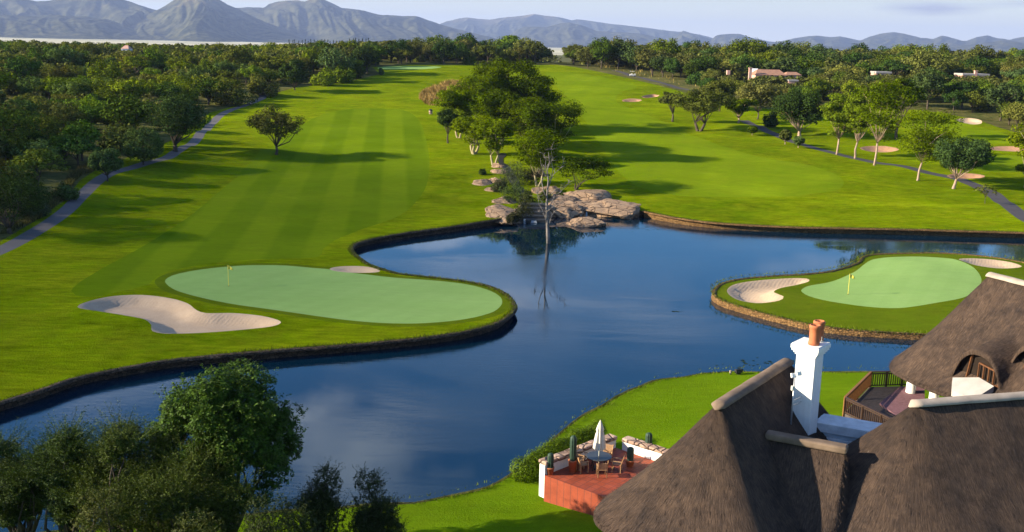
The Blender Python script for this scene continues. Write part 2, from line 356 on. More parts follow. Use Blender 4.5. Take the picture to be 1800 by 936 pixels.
M['terracotta'] = simple('terracotta', (.42, .135, .06), .75, .25, .2, 4, .1)
M['dark'] = simple('interior_shade', (.02, .014, .011), .9, .1, .3, 2)  # near-black colour stands for shade inside the dormer and the flag cup
M['glass'] = simple('dark_pane', (.02, .022, .025), .15, .5, .3, 1)
M['wood'] = simple('sunlit_orange_timber', (.22, .095, .03), .6, .3, .35, 6, .2)  # for the left deck rail, sunlight put into the timber colour
M['frame'] = simple('brown_window_timber', (.12, .048, .018), .6, .3, .3, 6, .2); M['darkwood'] = simple('dark_stained_timber', (.045, .024, .016), .6, .3, .35, 6, .2)
M['deck'] = simple('grey_deck_board', (.075, .06, .055), .8, .25, .35, 5, .2)
M['purple'] = simple('purple_brick', (.17, .085, .10), .8, .25, .3, 5, .2)
M['redfloor'] = simple('red_tile_floor', (.36, .075, .035), .55, .4, .25, 2.5, .05)
def tilem():
    m_, t, b = mat('red_floor_tile'); p = pos(t, rot=(0, 0, .7)); br = N(t, 'ShaderNodeTexBrick', inp={'Scale': 1.0, 'Mortar Size': .018, 'Brick Width': .45, 'Row Height': .45}); br.offset = 0; L(t, p, br.inputs['Vector'])
    br.inputs['Color1'].default_value = (.27, .056, .026, 1); br.inputs['Color2'].default_value = (.33, .074, .036, 1); br.inputs['Mortar'].default_value = (.16, .05, .035, 1)
    c = mixc(t, 1.0, br.outputs[0], ramp(t, noise(t, p, 1.2, 6, .65), [(.3, (.7, .7, .75)), (.7, (1.2, 1.15, 1.1))]), 'MULTIPLY'); L(t, c, b.inputs['Base Color']); b.inputs['Roughness'].default_value = .6; return m_
M['redfloor'] = tilem()
M['coping'] = stonew('pink_coping_stone', ((.30, .19, .14), (.42, .28, .21), (.52, .38, .30)), 1.4, (.12, .08, .06))
M['canvas'] = simple('pale_canvas', (.62, .60, .52), .85, .2, .12, 4)
M['steel'] = simple('grey_metal', (.42, .42, .43), .4, .5, .1, 5, metal=.6)
M['black'] = simple('black_metal', (.02, .02, .022), .5, .4, .3, 5)
M['teak'] = simple('teak_slat', (.38, .22, .11), .6, .3, .25, 8)
M['tabletop'] = simple('dark_table_top', (.04, .045, .05), .3, .5, .2, 5)
M['flag'] = simple('yellow_flag', (.80, .66, .10), .7, .3, .1, 5)
M['cactus'] = simple('dark_cactus_skin', (.022, .05, .032), .6, .35, .3, 6, .2)
M['pinkroof'] = simple('pink_roof_tile', (.30, .165, .115), .85, .2, .25, .9, .2)
M['redwall'] = simple('pink_plaster', (.55, .33, .27), .85, .2, .1, .6)
def bark(name, a, b2):
    m_, t, b = mat(name); p = pos(t, (1, 1, .35))
    L(t, ramp(t, noise(t, p, 3.5, 6, .65), [(.3, a), (.7, b2)]), b.inputs['Base Color']); b.inputs['Roughness'].default_value = .9; bump(t, b, noise(t, p, 14, 5), .6, .04); return m_
M['bark'] = bark('brown_bark', (.04, .03, .022), (.10, .08, .06)); M['feverbark'] = bark('pale_fever_bark', (.20, .17, .09), (.42, .36, .21))
M['deadbark'] = bark('bleached_dead_wood', (.11, .095, .085), (.30, .27, .245)); M['pinkbark'] = bark('pale_pink_bark', (.20, .135, .095), (.42, .31, .235))
def leafm(name, trans=.3, gloss=.25, spread=.45):
    m_, t, b = mat(name); o = [n for n in t.nodes if n.type == 'OUTPUT_MATERIAL'][0]
    oi = N(t, 'ShaderNodeObjectInfo'); g = N(t, 'ShaderNodeNewGeometry')
    v = ramp(t, g.outputs['Random Per Island'], [(0, (1 - spread,) * 3), (1, (1 + spread,) * 3)])
    c = mixc(t, 1.0, oi.outputs['Color'], v, 'MULTIPLY')
    c = mixc(t, 1.0, c, ramp(t, oi.outputs['Random'], [(0, (.82, .86, .85)), (.5, (1, 1, 1)), (1, (1.22, 1.12, 1.0))]), 'MULTIPLY')
    big = noise(t, pos(t), .8, 3); c = mixc(t, 1.0, c, ramp(t, big, [(.3, (.8, .82, .85)), (.7, (1.2, 1.16, 1.0))]), 'MULTIPLY')
    L(t, c, b.inputs['Base Color']); b.inputs['Roughness'].default_value = .6; b.inputs['Specular IOR Level'].default_value = gloss
    tr = N(t, 'ShaderNodeBsdfTranslucent'); L(t, mixc(t, 1.0, c, (1.25, 1.15, .5), 'MULTIPLY'), tr.inputs[0])
    mx = N(t, 'ShaderNodeMixShader'); mx.inputs[0].default_value = trans; L(t, b.outputs[0], mx.inputs[1]); L(t, tr.outputs[0], mx.inputs[2]); L(t, mx.outputs[0], o.inputs[0]); return m_
M['leaf'] = leafm('leaf', .16, 0, .5); M['gloss_leaf'] = leafm('glossy_leaf', .18, .1, .55)
def mountm():
    m_, t, b = mat('mountain_bush'); p = pos(t)
    bush = noise(t, p, .0075, 7, .78); big = noise(t, p, .0006, 5, .6, .4)
    c = ramp(t, bush, [(.40, (.010, .015, .010)), (.60, (.088, .088, .048))])
    g = N(t, 'ShaderNodeNewGeometry'); sx = N(t, 'ShaderNodeSeparateXYZ'); L(t, g.outputs['Position'], sx.inputs[0])
    hi = mth(t, 'ADD', mth(t, 'MULTIPLY', sx.outputs[2], .0008), mth(t, 'MULTIPLY', mth(t, 'SUBTRACT', big, .5), 1.6))
    c = mixc(t, ramp(t, hi, [(.42, (0, 0, 0)), (.72, (.75,) * 3)]), c, (.22, .17, .10))
    L(t, c, b.inputs['Base Color']); b.inputs['Roughness'].default_value = 1; b.inputs['Specular IOR Level'].default_value = 0
    return m_
M['mount'] = mountm()
# ------------------------------------------------------------------ terrain
_PR = np.array([(-50, .7), (140, .7), (165, 1.4), (200, 3.2), (250, 6.3), (300, 9.6), (350, 12.7), (400, 15.2), (450, 16.2), (540, 16.3), (610, 15), (720, 9.5), (950, 3.5), (1400, .8), (2500, 0), (60000, 0)])
def prof(y):
    y = np.asarray(y, float)
    return sum(np.interp(y + d, _PR[:, 0], _PR[:, 1]) for d in (-16, -8, 0, 8, 16)) / 5
NEAR = []          # near-shore polyline (world) filled below
def h0(x, y):
    """land height, before bunkers"""
    x = np.asarray(x, float); y = np.asarray(y, float)
    d = np.hypot(x * .35, y)
    z = prof(d)
    und = fbm(x / 42, y / 30, 3, 3) * .9 + fbm(x / 15, y / 11, 9, 2) * .22
    amp = sstep(138, 185, y) * (1 - .6 * sstep(420, 700, y)) + .25 * sstep(-30, -75, x) * (1 - sstep(138, 185, y))
    z = z - 4.2 * sstep(-60, -150, x) * sstep(300, 400, y) * (1 - sstep(520, 800, y))
    z = z + und * amp + (np.maximum(0, fbm(x / 24 + 5, y / 13, 15, 2)) ** 1.3) * 1.5 * sstep(142, 165, y) * (1 - sstep(260, 420, y)) * sstep(6, 40, np.abs(x - 5))
    z = z + 2.6 * sstep(-48, -95, x) * (1 - sstep(150, 260, y)) * sstep(60, 110, y)       # the left slope lies a little higher
    far = sstep(700, 1500, y); z = z + far * fbm(x / 500, y / 400, 21, 3) * 2.0
    return z
def inpoly(x, y, poly):
    x = np.asarray(x, float); y = np.asarray(y, float); poly = np.asarray(poly, float)[:, :2]
    r_ = np.zeros(x.shape, bool); n = len(poly); j = n - 1
    for i in range(n):
        xi, yi = poly[i]; xj, yj = poly[j]
        if yi != yj:
            c = ((yi > y) != (yj > y)) & (x < (xj - xi) * (y - yi) / (yj - yi) + xi)
            r_ ^= c
        j = i
    return r_
def pdist(x, y, line, closed=True):
    """distance to a polyline"""
    line = np.asarray(line, float)[:, :2]; a = line; b = np.roll(line, -1, 0)
    if not closed: a = a[:-1]; b = b[:-1]
    best = np.full(np.shape(x), 1e9)
    for (ax, ay), (bx, by) in zip(a, b):
        dx, dy = bx - ax, by - ay; l2 = dx * dx + dy * dy + 1e-12
        t = np.clip(((x - ax) * dx + (y - ay) * dy) / l2, 0, 1)
        best = np.minimum(best, (x - ax - t * dx) ** 2 + (y - ay - t * dy) ** 2)
    return np.sqrt(best)
def crom(pts, step, closed=True):
    """smooth curve through points, resampled every `step` metres"""
    p = np.asarray(pts, float)[:, :2]; n = len(p); o = []
    rng = range(n) if closed else range(n - 1)
    for i in rng:
        if closed: p0, p1, p2, p3 = p[(i - 1) % n], p[i], p[(i + 1) % n], p[(i + 2) % n]
        else: p0, p1, p2, p3 = p[max(i - 1, 0)], p[i], p[i + 1], p[min(i + 2, n - 1)]
        m_ = max(2, int(np.linalg.norm(p2 - p1) / step)); t = np.linspace(0, 1, m_, endpoint=False)[:, None]
        # centripetal-like damping of the tangents keeps uneven spacing from looping
        l = np.linalg.norm(p2 - p1); t1 = (p2 - p0) / (np.linalg.norm(p2 - p0) + 1e-9) * l * .9; t2 = (p3 - p1) / (np.linalg.norm(p3 - p1) + 1e-9) * l * .9
        h00 = 2 * t ** 3 - 3 * t ** 2 + 1; h10 = t ** 3 - 2 * t ** 2 + t; h01 = -2 * t ** 3 + 3 * t ** 2; h11 = t ** 3 - t ** 2
        o.append(h00 * p1 + h10 * t1 + h01 * p2 + h11 * t2)
    o = np.concatenate(o)
    if not closed: o = np.concatenate([o, p[-1:]])
    return o
def PZ(lst, z): return [P(a, b, z)[:2] for a, b in lst]
WALL_L = PZ([(-400, 850), (-160, 762), (-60, 728), (0, 707), (60, 689), (130, 665), (200, 650), (300, 633), (400, 623), (520, 613), (640, 604), (740, 594), (820, 582), (870, 568), (894, 553), (902, 540), (894, 525), (870, 509), (830, 498), (760, 489), (690, 481), (652, 470), (632, 456), (620, 446), (616, 437), (626, 428), (660, 419), (720, 409), (790, 400), (850, 391), (893, 384)], .7)
ROCKS = PZ([(912, 376), (945, 366), (1000, 365), (1060, 367), (1114, 371)], .7)
WALL_R = PZ([(1132, 374), (1160, 380), (1200, 387), (1250, 393), (1310, 397), (1400, 401), (1500, 403), (1600, 405), (1700, 408), (1800, 411), (1950, 420), (2200, 436)], .7)
SHORE = PZ([(2300, 600), (1950, 640), (1800, 652), (1600, 655), (1450, 655), (1350, 654), (1290, 655), (1230, 658), (1180, 665), (1140, 677), (1100, 692), (1060, 712), (1030, 730), (1000, 752), (970, 778), (935, 808), (890, 842), (800, 872), (650, 892), (450, 905), (200, 925), (-100, 960), (-400, 990)], .45)
wl, wr, sh = crom(WALL_L, .9, False), crom(WALL_R, .9, False), crom(SHORE, .7, False)
wob = np.arange(len(sh)); sh = sh + np.stack([vn(wob * .35, wob * 0, 5), vn(wob * .35, wob * 0 + 7, 6)], 1) * .22
POND = np.concatenate([wl, np.array(ROCKS), wr, sh])
ISLAND = crom(PZ([(1253, 520), (1256, 508), (1270, 499), (1300, 492), (1350, 487), (1420, 482), (1460, 477), (1490, 469), (1508, 461), (1514, 453), (1532, 448), (1580, 446), (1640, 445), (1700, 448), (1760, 455), (1820, 466), (1900, 480), (1960, 500), (1980, 530), (1940, 560), (1850, 578), (1750, 588), (1650, 590), (1560, 586), (1500, 582), (1430, 573), (1370, 560), (1310, 544), (1272, 532)], .46), .8)
NEARPOLY = np.concatenate([sh, [(-160, 10), (-160, -400), (400, -400), (400, 60)]])
def hbase(x, y):
    x = np.asarray(x, float); y = np.asarray(y, float)
    z = h0(x, y)
    nl = y < 110
    if np.any(nl):
        d = np.full(x.shape, 1e9); d[nl] = pdist(x[nl], y[nl], sh, False); nl = nl & (inpoly(x, y, NEARPOLY) | (d < .08)); d = d[nl]
        z = z.copy(); z[nl] = .45 + 2.2 * sstep(0, 26, d) + .06 * fbm(x[nl] / 6, y[nl] / 6, 4, 2) * sstep(1, 5, d)
    il = (x > ISLAND[:, 0].min() - 1) & (x < ISLAND[:, 0].max() + 1) & (y > ISLAND[:, 1].min() - 1) & (y < ISLAND[:, 1].max() + 1)
    if np.any(il):
        d = np.full(x.shape, 1e9); d[il] = pdist(x[il], y[il], ISLAND); il = il & (inpoly(x, y, ISLAND) | (d < .08)); d = d[il]; z = z.copy(); z[il] = .46 + .45 * sstep(.5, 9, d) + .2 * fbm(x[il] / 11, y[il] / 11, 8, 2) * sstep(1, 6, d)
    return z
_TS = 30.0 * 1.01 ** np.arange(400)
def G(px, py):
    """where the sight line of that pixel meets the land"""
    d = ray(px, py); d = d / d[1]
    a, b = 30.0, 1600.0
    for ts in (_TS, None):
        if ts is None: ts = np.linspace(a, b, 40)
        q = CAM[:, None] + d[:, None] * ts; below = np.where(q[2] <= h0(q[0], q[1]))[0]
        k = below[0] if len(below) else len(ts) - 1
        a, b = ts[max(k - 1, 0)], ts[k]
    return CAM + d * (a + b) / 2
def GL(lst): return [G(a, b)[:2] for a, b in lst]
GREEN1 = crom(GL([(290, 495), (302, 485), (330, 478), (370, 472), (430, 467), (500, 467), (560, 473), (620, 482), (700, 489), (770, 494), (825, 501), (863, 512), (880, 523), (882, 535), (868, 548), (835, 558), (790, 565), (730, 569), (670, 568), (610, 563), (550, 555), (480, 545), (410, 535), (350, 523), (308, 510)]), .8)
GREEN2 = crom(PZ([(1408, 514), (1420, 505), (1450, 497), (1480, 485), (1505, 472), (1520, 460), (1535, 452), (1570, 448), (1620, 447.5), (1660, 452), (1690, 463), (1715, 476), (1725, 495), (1715, 515), (1690, 528), (1640, 537), (1580, 543), (1520, 540), (1460, 532), (1422, 523)], .8), .7)
BUNK1 = crom(GL([(136, 542), (160, 531), (200, 523), (250, 521), (300, 527), (330, 536), (346, 548), (362, 553), (410, 553), (460, 558), (488, 565), (494, 570), (480, 576), (420, 583), (350, 588), (290, 589), (268, 585), (266, 574), (254, 564), (220, 557), (170, 549)]), .6)
BUNK2 = crom(GL([(579, 475), (600, 470.5), (640, 470.5), (663, 475), (667, 480), (640, 482), (602, 480.5)]), .5)
BUNK3 = crom(PZ([(1278, 511), (1290, 499), (1330, 492), (1390, 488), (1418, 489), (1421, 496), (1400, 504), (1370, 512), (1360, 519), (1377, 525), (1370, 530), (1330, 532), (1295, 525)], .7), .5)
BUNK4 = crom(PZ([(1685, 458), (1702, 454), (1740, 454), (1778, 459), (1796, 468), (1762, 475), (1715, 470)], .8), .6)
RB = [crom(GL(l), 1.2) for l in ([(1664, 311), (1680, 306.5), (1710, 306.5), (1731, 310), (1722, 314.5), (1685, 315)], [(1734, 262), (1760, 258.5), (1812, 260), (1815, 267), (1745, 265.5)], [(1680, 211), (1710, 209), (1726, 217), (1712, 220), (1690, 216)], [(1511, 261), (1545, 257.5), (1580, 263), (1560, 269), (1525, 267)], [(1093, 177), (1105, 174.5), (1126, 175.5), (1123, 179.5), (1100, 180)], [(1129, 170), (1150, 166.5), (1159, 168), (1151, 171.5), (1132, 172.5)])]
GREEN3 = crom(GL([(1665, 287), (1690, 277), (1740, 272), (1800, 276), (1830, 290), (1800, 301), (1740, 303), (1685, 298)]), 1.2)
GREEN4 = crom(GL([(664, 119.5), (690, 117), (740, 116.5), (775, 118), (760, 121), (710, 122.5), (670, 122)]), 2)
FAIR1 = crom(GL([(125, 512), (170, 478), (240, 440), (330, 383), (400, 325), (480, 257), (530, 220), (565, 203), (610, 193), (670, 191), (715, 196), (738, 215), (750, 250), (755, 290), (748, 330), (722, 365), (690, 385), (640, 402), (590, 422), (566, 440), (560, 452), (500, 455), (420, 458), (340, 468), (280, 482), (262, 500), (215, 512), (160, 524)]), 1.6)
FAIR2 = crom(GL([(960, 127), (1010, 128), (1060, 136), (1120, 152), (1090, 163), (1085, 180), (1120, 195), (1180, 220), (1250, 250), (1330, 275), (1420, 290), (1480, 315), (1470, 335), (1400, 345), (1300, 347), (1200, 345), (1130, 332), (1090, 305), (1060, 260), (1020, 200), (985, 160)]), 2.0)
FAIR3 = crom(GL([(1590, 203), (1640, 197), (1700, 217), (1760, 233), (1790, 248), (1700, 252), (1640, 240), (1590, 225)]), 2.0)
def ribbon(pts, w):
    c = crom(pts, 1.6, False); d = np.gradient(c, axis=0); d /= np.linalg.norm(d, axis=1)[:, None]; n_ = np.stack([-d[:, 1], d[:, 0]], 1)
    return np.concatenate([c + n_ * w / 2, (c - n_ * w / 2)[::-1]]), c
PATH_L, PL_C = ribbon(GL([(-240, 520), (-100, 478), (0, 441), (60, 409), (110, 376), (148, 340), (172, 318), (200, 303), (245, 291), (290, 279), (335, 255), (385, 205), (430, 186), (455, 176), (464, 166), (452, 157)]), 2.1)
PATH_R, PR_C = ribbon(GL([(1990, 450), (1880, 418), (1800, 382), (1768, 358), (1738, 337), (1690, 317), (1620, 301), (1550, 288), (1480, 273), (1420, 257), (1375, 242), (1340, 226), (1308, 212)]), 2.6)
PATH_R2, PR2_C = ribbon(GL([(1228, 162), (1180, 151), (1150, 143), (1110, 134), (1080, 124)]), 2.6)
COURSE = np.concatenate([GL([(-330, 520), (-100, 455), (0, 425), (60, 390), (115, 352), (140, 318), (180, 292), (240, 272), (300, 248), (370, 198), (430, 182), (470, 168), (520, 154), (600, 146), (668, 131), (655, 119), (720, 114), (850, 114.5), (930, 114.5)]), [G(962, 114)[:2], G(978, 114)[:2]], GL([(1010, 118), (1060, 128), (1110, 139), (1160, 151), (1215, 166), (1290, 185), (1380, 195), (1480, 190), (1590, 192), (1650, 198), (1700, 208), (1760, 226), (1830, 245)]), [(190, 200), (230, 120), (200, 95)]])
COURSE = np.concatenate([COURSE, [(200, 60), (60, 55), (0, 40), (-60, 30), (-130, 30)]])
BUNKERS = [BUNK1, BUNK2, BUNK3, BUNK4] + RB
BDEP = [.75, .35, .6, .5, .9, .6, .6, .7, .9, .9]
def H(x, y):
    x = np.asarray(x, float); y = np.asarray(y, float); z = hbase(x, y)
    for b, dep in zip(BUNKERS, BDEP):
        c = b.mean(0); rr = np.abs(b - c).max() + 6
        s_ = (np.abs(x - c[0]) < rr) & (np.abs(y - c[1]) < rr)
        if not np.any(s_): continue
        d = pdist(x[s_], y[s_], b[::2]); i = inpoly(x[s_], y[s_], b)
        zz_ = z[s_]; zz_ = np.where(i, zz_ + .12 - dep * sstep(0, 1.6, d), zz_ + .12 * np.exp(-(d / 1.6) ** 2)); z = z.copy(); z[s_] = zz_
    # flat strip beside the walls so that they meet the turf
    return z
def Hs(x, y): return float(H(np.array([x]), np.array([y]))[0])
def onland(px, py):
    p = G(px, py); return np.array((p[0], p[1], Hs(p[0], p[1])))
# ---- one triangulated sheet, split along the outlines into ground, greens, bunkers and paths
rs = np.random.RandomState(4)
pts = []
r_ = 26.0
while r_ < 26000:
    g_ = 1.0165 if r_ < 560 else 1.07
    da = R(.42) if r_ < 560 else R(1.1)
    a = np.arange(-R(46), R(46), da); a = a + rs.uniform(-.3, .3, len(a)) * da
    rr = r_ * (1 + rs.uniform(-.3, .3, len(a)) * (g_ - 1))
    pts.append(np.stack([np.sin(a) * rr, np.cos(a) * rr], 1)); r_ *= g_
for r_ in (8, 16, 30, 60, 110, 200, 400, 1000, 3000, 8000, 26000):
    a = np.arange(R(50), R(310), R(8)); pts.append(np.stack([np.sin(a) * r_, np.cos(a) * r_], 1))
a = np.arange(-R(48), R(48), R(6)); pts.append(np.stack([np.sin(a) * 10, np.cos(a) * 10], 1)); pts.append(np.stack([np.sin(a) * 18, np.cos(a) * 18], 1))
pts = np.concatenate(pts)
# extra rows across the bunker lips
def grow(q, d):
    n_ = np.roll(q, -1, 0) - np.roll(q, 1, 0); n_ /= np.linalg.norm(n_, axis=1)[:, None] + 1e-9; n_ = np.stack([n_[:, 1], -n_[:, 0]], 1)
    ar_ = np.sum(q[:, 0] * np.roll(q[:, 1], -1) - q[:, 1] * np.roll(q[:, 0], -1)); return q + n_ * d * (1 if ar_ > 0 else -1)
COLLAR1, COLLAR2 = grow(GREEN1, 1.0), grow(GREEN2, .8)
polys = [POND, ISLAND, GREEN1, GREEN2, COLLAR1, COLLAR2, *BUNKERS, GREEN3, GREEN4, FAIR1, FAIR2, FAIR3, PATH_L, PATH_R, PATH_R2, COURSE]
extra = []
for b in BUNKERS:
    c = b - b.mean(0); n_ = np.gradient(b, axis=0); n_ = np.stack([n_[:, 1], -n_[:, 0]], 1); n_ /= np.linalg.norm(n_, axis=1)[:, None] + 1e-9
    for s_ in (-1.7, -.8, -.35, .5, 1.2): extra.append(b + n_ * s_)
extra = np.concatenate(extra)
keep = np.ones(len(pts), bool)
for q in polys:
    lo, hi = q.min(0) - 3, q.max(0) + 3
    s_ = np.where(keep & (pts[:, 0] > lo[0]) & (pts[:, 0] < hi[0]) & (pts[:, 1] > lo[1]) & (pts[:, 1] < hi[1]))[0]
    if len(s_):
        d = pdist(pts[s_, 0], pts[s_, 1], q); sp_ = np.hypot(*pts[s_].T) * .004
        keep[s_[d < np.clip(sp_, .2, 1.2)]] = False
pts = np.concatenate([pts[keep], extra])
vin = [Vector(p) for p in pts]; edges = []
for q in polys:
    n0 = len(vin); vin += [Vector(p) for p in q]; n = len(q); edges += [(n0 + i, n0 + (i + 1) % n) for i in range(n)]
cv_, ce_, cf_, *_ = geometry.delaunay_2d_cdt(vin, edges, [], 0, 1e-4)
gv = np.array([(v[0], v[1]) for v in cv_]); gf = np.array([f for f in cf_ if len(f) == 3], np.int32)
cen = gv[gf].mean(1); X, Y = cen[:, 0], cen[:, 1]
e1 = gv[gf[:, 1]] - gv[gf[:, 0]]; e2 = gv[gf[:, 2]] - gv[gf[:, 0]]; ar = e1[:, 0] * e2[:, 1] - e1[:, 1] * e2[:, 0]
gf[ar < 0] = gf[ar < 0][:, ::-1]; okf = np.abs(ar) > 1e-7
reg = np.zeros(len(gf), int)           # 0 veld
incourse = inpoly(X, Y, COURSE); reg[incourse] = 1
for q, v in ((FAIR1, 2), (FAIR2, 3), (FAIR3, 3)): reg[inpoly(X, Y, q) & incourse] = v
reg[inpoly(X, Y, NEARPOLY)] = 4
reg[(reg == 0) & (Y > 2600)] = 6
reg[inpoly(X, Y, POND)] = -1
reg[inpoly(X, Y, ISLAND)] = 5
for q in (COLLAR1, COLLAR2): reg[inpoly(X, Y, q) & ~inpoly(X, Y, POND) | (inpoly(X, Y, q) & inpoly(X, Y, ISLAND))] = 7
for k, q in enumerate((PATH_L, PATH_R, PATH_R2)): reg[inpoly(X, Y, q)] = 10 + k
for k, q in enumerate((GREEN1, GREEN2, GREEN3, GREEN4)): reg[inpoly(X, Y, q)] = 20 + k
for k, q in enumerate(BUNKERS): reg[inpoly(X, Y, q)] = 30 + k
gz = H(gv[:, 0], gv[:, 1]); GV = np.concatenate([gv, gz[:, None]], 1)
def region(name, sel, mats, midx=None, label=None):
    f = gf[sel & okf]; 
    if not len(f): return
    u, inv = np.unique(f, return_inverse=True)
    o = link(name, np_mesh(name, GV[u], inv.reshape(f.shape), mats, None if midx is None else midx[sel & okf]))
    return tag(o, label, kind='structure')
gm = np.select([reg == 0, reg == 1, reg == 2, reg == 3, reg == 4, reg == 6], [0, 1, 2, 3, 4, 5], 0)
region('ground', ((reg >= 0) & (reg < 5)) | (reg == 6), [M['veld'], M['rough'], M['fairway'], M['fairway2'], M['lawn'], M['plain']], gm, 'grass land of the golf course, mown fairways between rough and bushveld')
region('island_ground', reg == 5, [M['apron']], None, 'mown grass of the island green, ringed by an orange stone wall')
for k, (mm, l) in enumerate(((M['path_l'], 'pale grey cart path winding beside the shaded wood'), (M['path_r'], 'dark asphalt cart path winding past the row of pale-trunked trees'), (M['path_r'], 'thin dark cart path along the top edge of the far fairway'))): region('path', reg == 10 + k, [mm], None, l)
region('green_collar', reg == 7, [M['apron']], None, 'narrow collar of longer grass round the greens')
for k, l in enumerate(('kidney-shaped pale green with a yellow flag on the peninsula', 'pale island green with a yellow flag, partly behind the thatched roof', 'light green in the shade beyond the dark cart path', 'thin bright green at the far end of the fairway')): region('putting_green', reg == 20 + k, [M['green'] if k != 2 else M['fairway2']], None, l)  # third green wears the darker fairway colour to stand for its shade
for k, l in enumerate(('large pale forked sand bunker below the peninsula green', 'small pale sand bunker behind the peninsula green', 'curved pale sand bunker at the tip of the island', 'pale sand bunker on the island just above the thatched roof', 'oval reddish sand bunker behind the leaning dark tree', 'long reddish sand bunker at the edge of the shaded green', 'pale wedge-shaped sand bunker below the far wood', 'reddish sand bunker behind the pale-trunked trees', 'lower of two small orange bunkers on the far fairway', 'upper of two small orange bunkers on the far fairway')):
    region('sand_bunker', reg == 30 + k, [M['sand'] if k < 4 or k == 6 else M['redsand']], None, l)
# water
wx, wy = POND[:, 0], POND[:, 1]
me = np_mesh('pond_water', [(wx.min() - 5, wy.min() - 3, 0), (wx.max() + 5, wy.min() - 3, 0), (wx.max() + 5, wy.max() + 14, 0), (wx.min() - 5, wy.max() + 14, 0)], [np.array([(0, 1, 2, 3)])], [M['water']])
tag(link('pond_water', me), 'dark blue pond winding round the peninsula and the island green', kind='structure')
# near shore bank: earth and grass edge running down into the water
def skirt(line, closed, outward, rows, name, m_, seed, jit, label=None, kind='structure', cat=None, group=None, trim=True):
    """rows: (offset to the water side, height above the turf or absolute z when < -5 is False)"""
    c = np.asarray(line); n = len(c); d = np.gradient(c, axis=0) if not closed else (np.roll(c, -1, 0) - np.roll(c, 1, 0))
    d /= np.linalg.norm(d, axis=1)[:, None] + 1e-9; nn = np.stack([d[:, 1], -d[:, 0]], 1) * outward
    hz = H(c[:, 0], c[:, 1]); V = []
    for j, (of, fz) in enumerate(rows):
        zz_ = fz(hz); w = np.arange(n)
        jx = vn(w * .9 + j * 31, w * 0 + j * 7.3, seed) * jit + vn(w * .23 + j * 3, w * 0 + 50, seed + 1) * jit
        V.append(np.concatenate([c + nn * (of + jx * (.35 if j == 0 else 1))[:, None], (zz_ + vn(w * .8, w * 0 + j * 11.7, seed + 2) * jit * (.5 if 0 < j < len(rows) - 1 else .25))[:, None]], 1))
    V = np.concatenate(V); m2 = n if closed else n - 1; k = np.arange(m2); F = []
    for j in range(len(rows) - 1):
        F.append(np.stack([j * n + k, j * n + (k + 1) % n, (j + 1) * n + (k + 1) % n, (j + 1) * n + k], 1))
    F = np.concatenate(F)
    if outward > 0: F = F[:, ::-1]
    o = link(name, np_mesh(name, V, F, [m_])); return tag(o, label, cat, group, kind)
fine = lambda q, cl: crom(q[::1], .3, cl)
skirt(sh, False, -1, [(-.25, lambda h: h + .0), (.05, lambda h: h * 0 + .38), (.3, lambda h: h * 0 + .12), (.55, lambda h: h * 0 - .3)], 'shore_bank', M['veld'], 3, .12, 'ragged earth edge of the lawn below the clubhouse')
def wall(line, closed, outward, m_, label, seed, capm=None):
    o = skirt(fine(line, closed), closed, outward, [(-.42, lambda h: h - .12), (-.38, lambda h: h + .06), (-.05, lambda h: h + .09), (.02, lambda h: h + .02), (.06, lambda h: h * .62), (.09, lambda h: h * .25), (.12, lambda h: h * 0 - .5)], 'retaining_wall', m_, seed, .05, label, None, 'wall', 'stone edging walls of the pond')
    return o
wall(wl, False, -1, M['wall_shaded'], 'shaded brown stone edging wall round the peninsula with the forked bunker', 11)
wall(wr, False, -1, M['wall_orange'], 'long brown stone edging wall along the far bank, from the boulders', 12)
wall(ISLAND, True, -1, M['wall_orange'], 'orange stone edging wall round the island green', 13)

# ragged grass along the tops of the walls
def fringe(line, n, seed, h_, off):
    rs_ = np.random.RandomState(seed); i = rs_.randint(0, len(line) - 1, n); f = rs_.rand(n)[:, None]; q = line[i] * (1 - f) + line[i + 1] * f; q = q + rs_.normal(size=(n, 2)) * .16
    return np.concatenate([q, H(q[:, 0], q[:, 1])[:, None]], 1)
B3 = np.concatenate([fringe(wl, 9000, 1, .3, 0), fringe(wr, 7000, 2, .3, 0), fringe(ISLAND, 6000, 3, .3, 0), fringe(sh, 3000, 4, .3, 0)]); rs_ = np.random.RandomState(5)
d = rs_.normal(size=(len(B3), 3)) * .5; d[:, 2] = .9; tip = B3 + d * ((.10 + .26 * rs_.rand(len(B3)) ** 2) * np.where(B3[:, 1] < 75, .6, 1))[:, None]; a = rs_.uniform(0, 6.28, len(B3)); s_ = np.stack([np.cos(a), np.sin(a), a * 0], 1) * .03
V = np.stack([B3 - s_, B3 + s_, tip + s_ * .3, tip - s_ * .3], 1).reshape(-1, 3)
EDGE_V = V
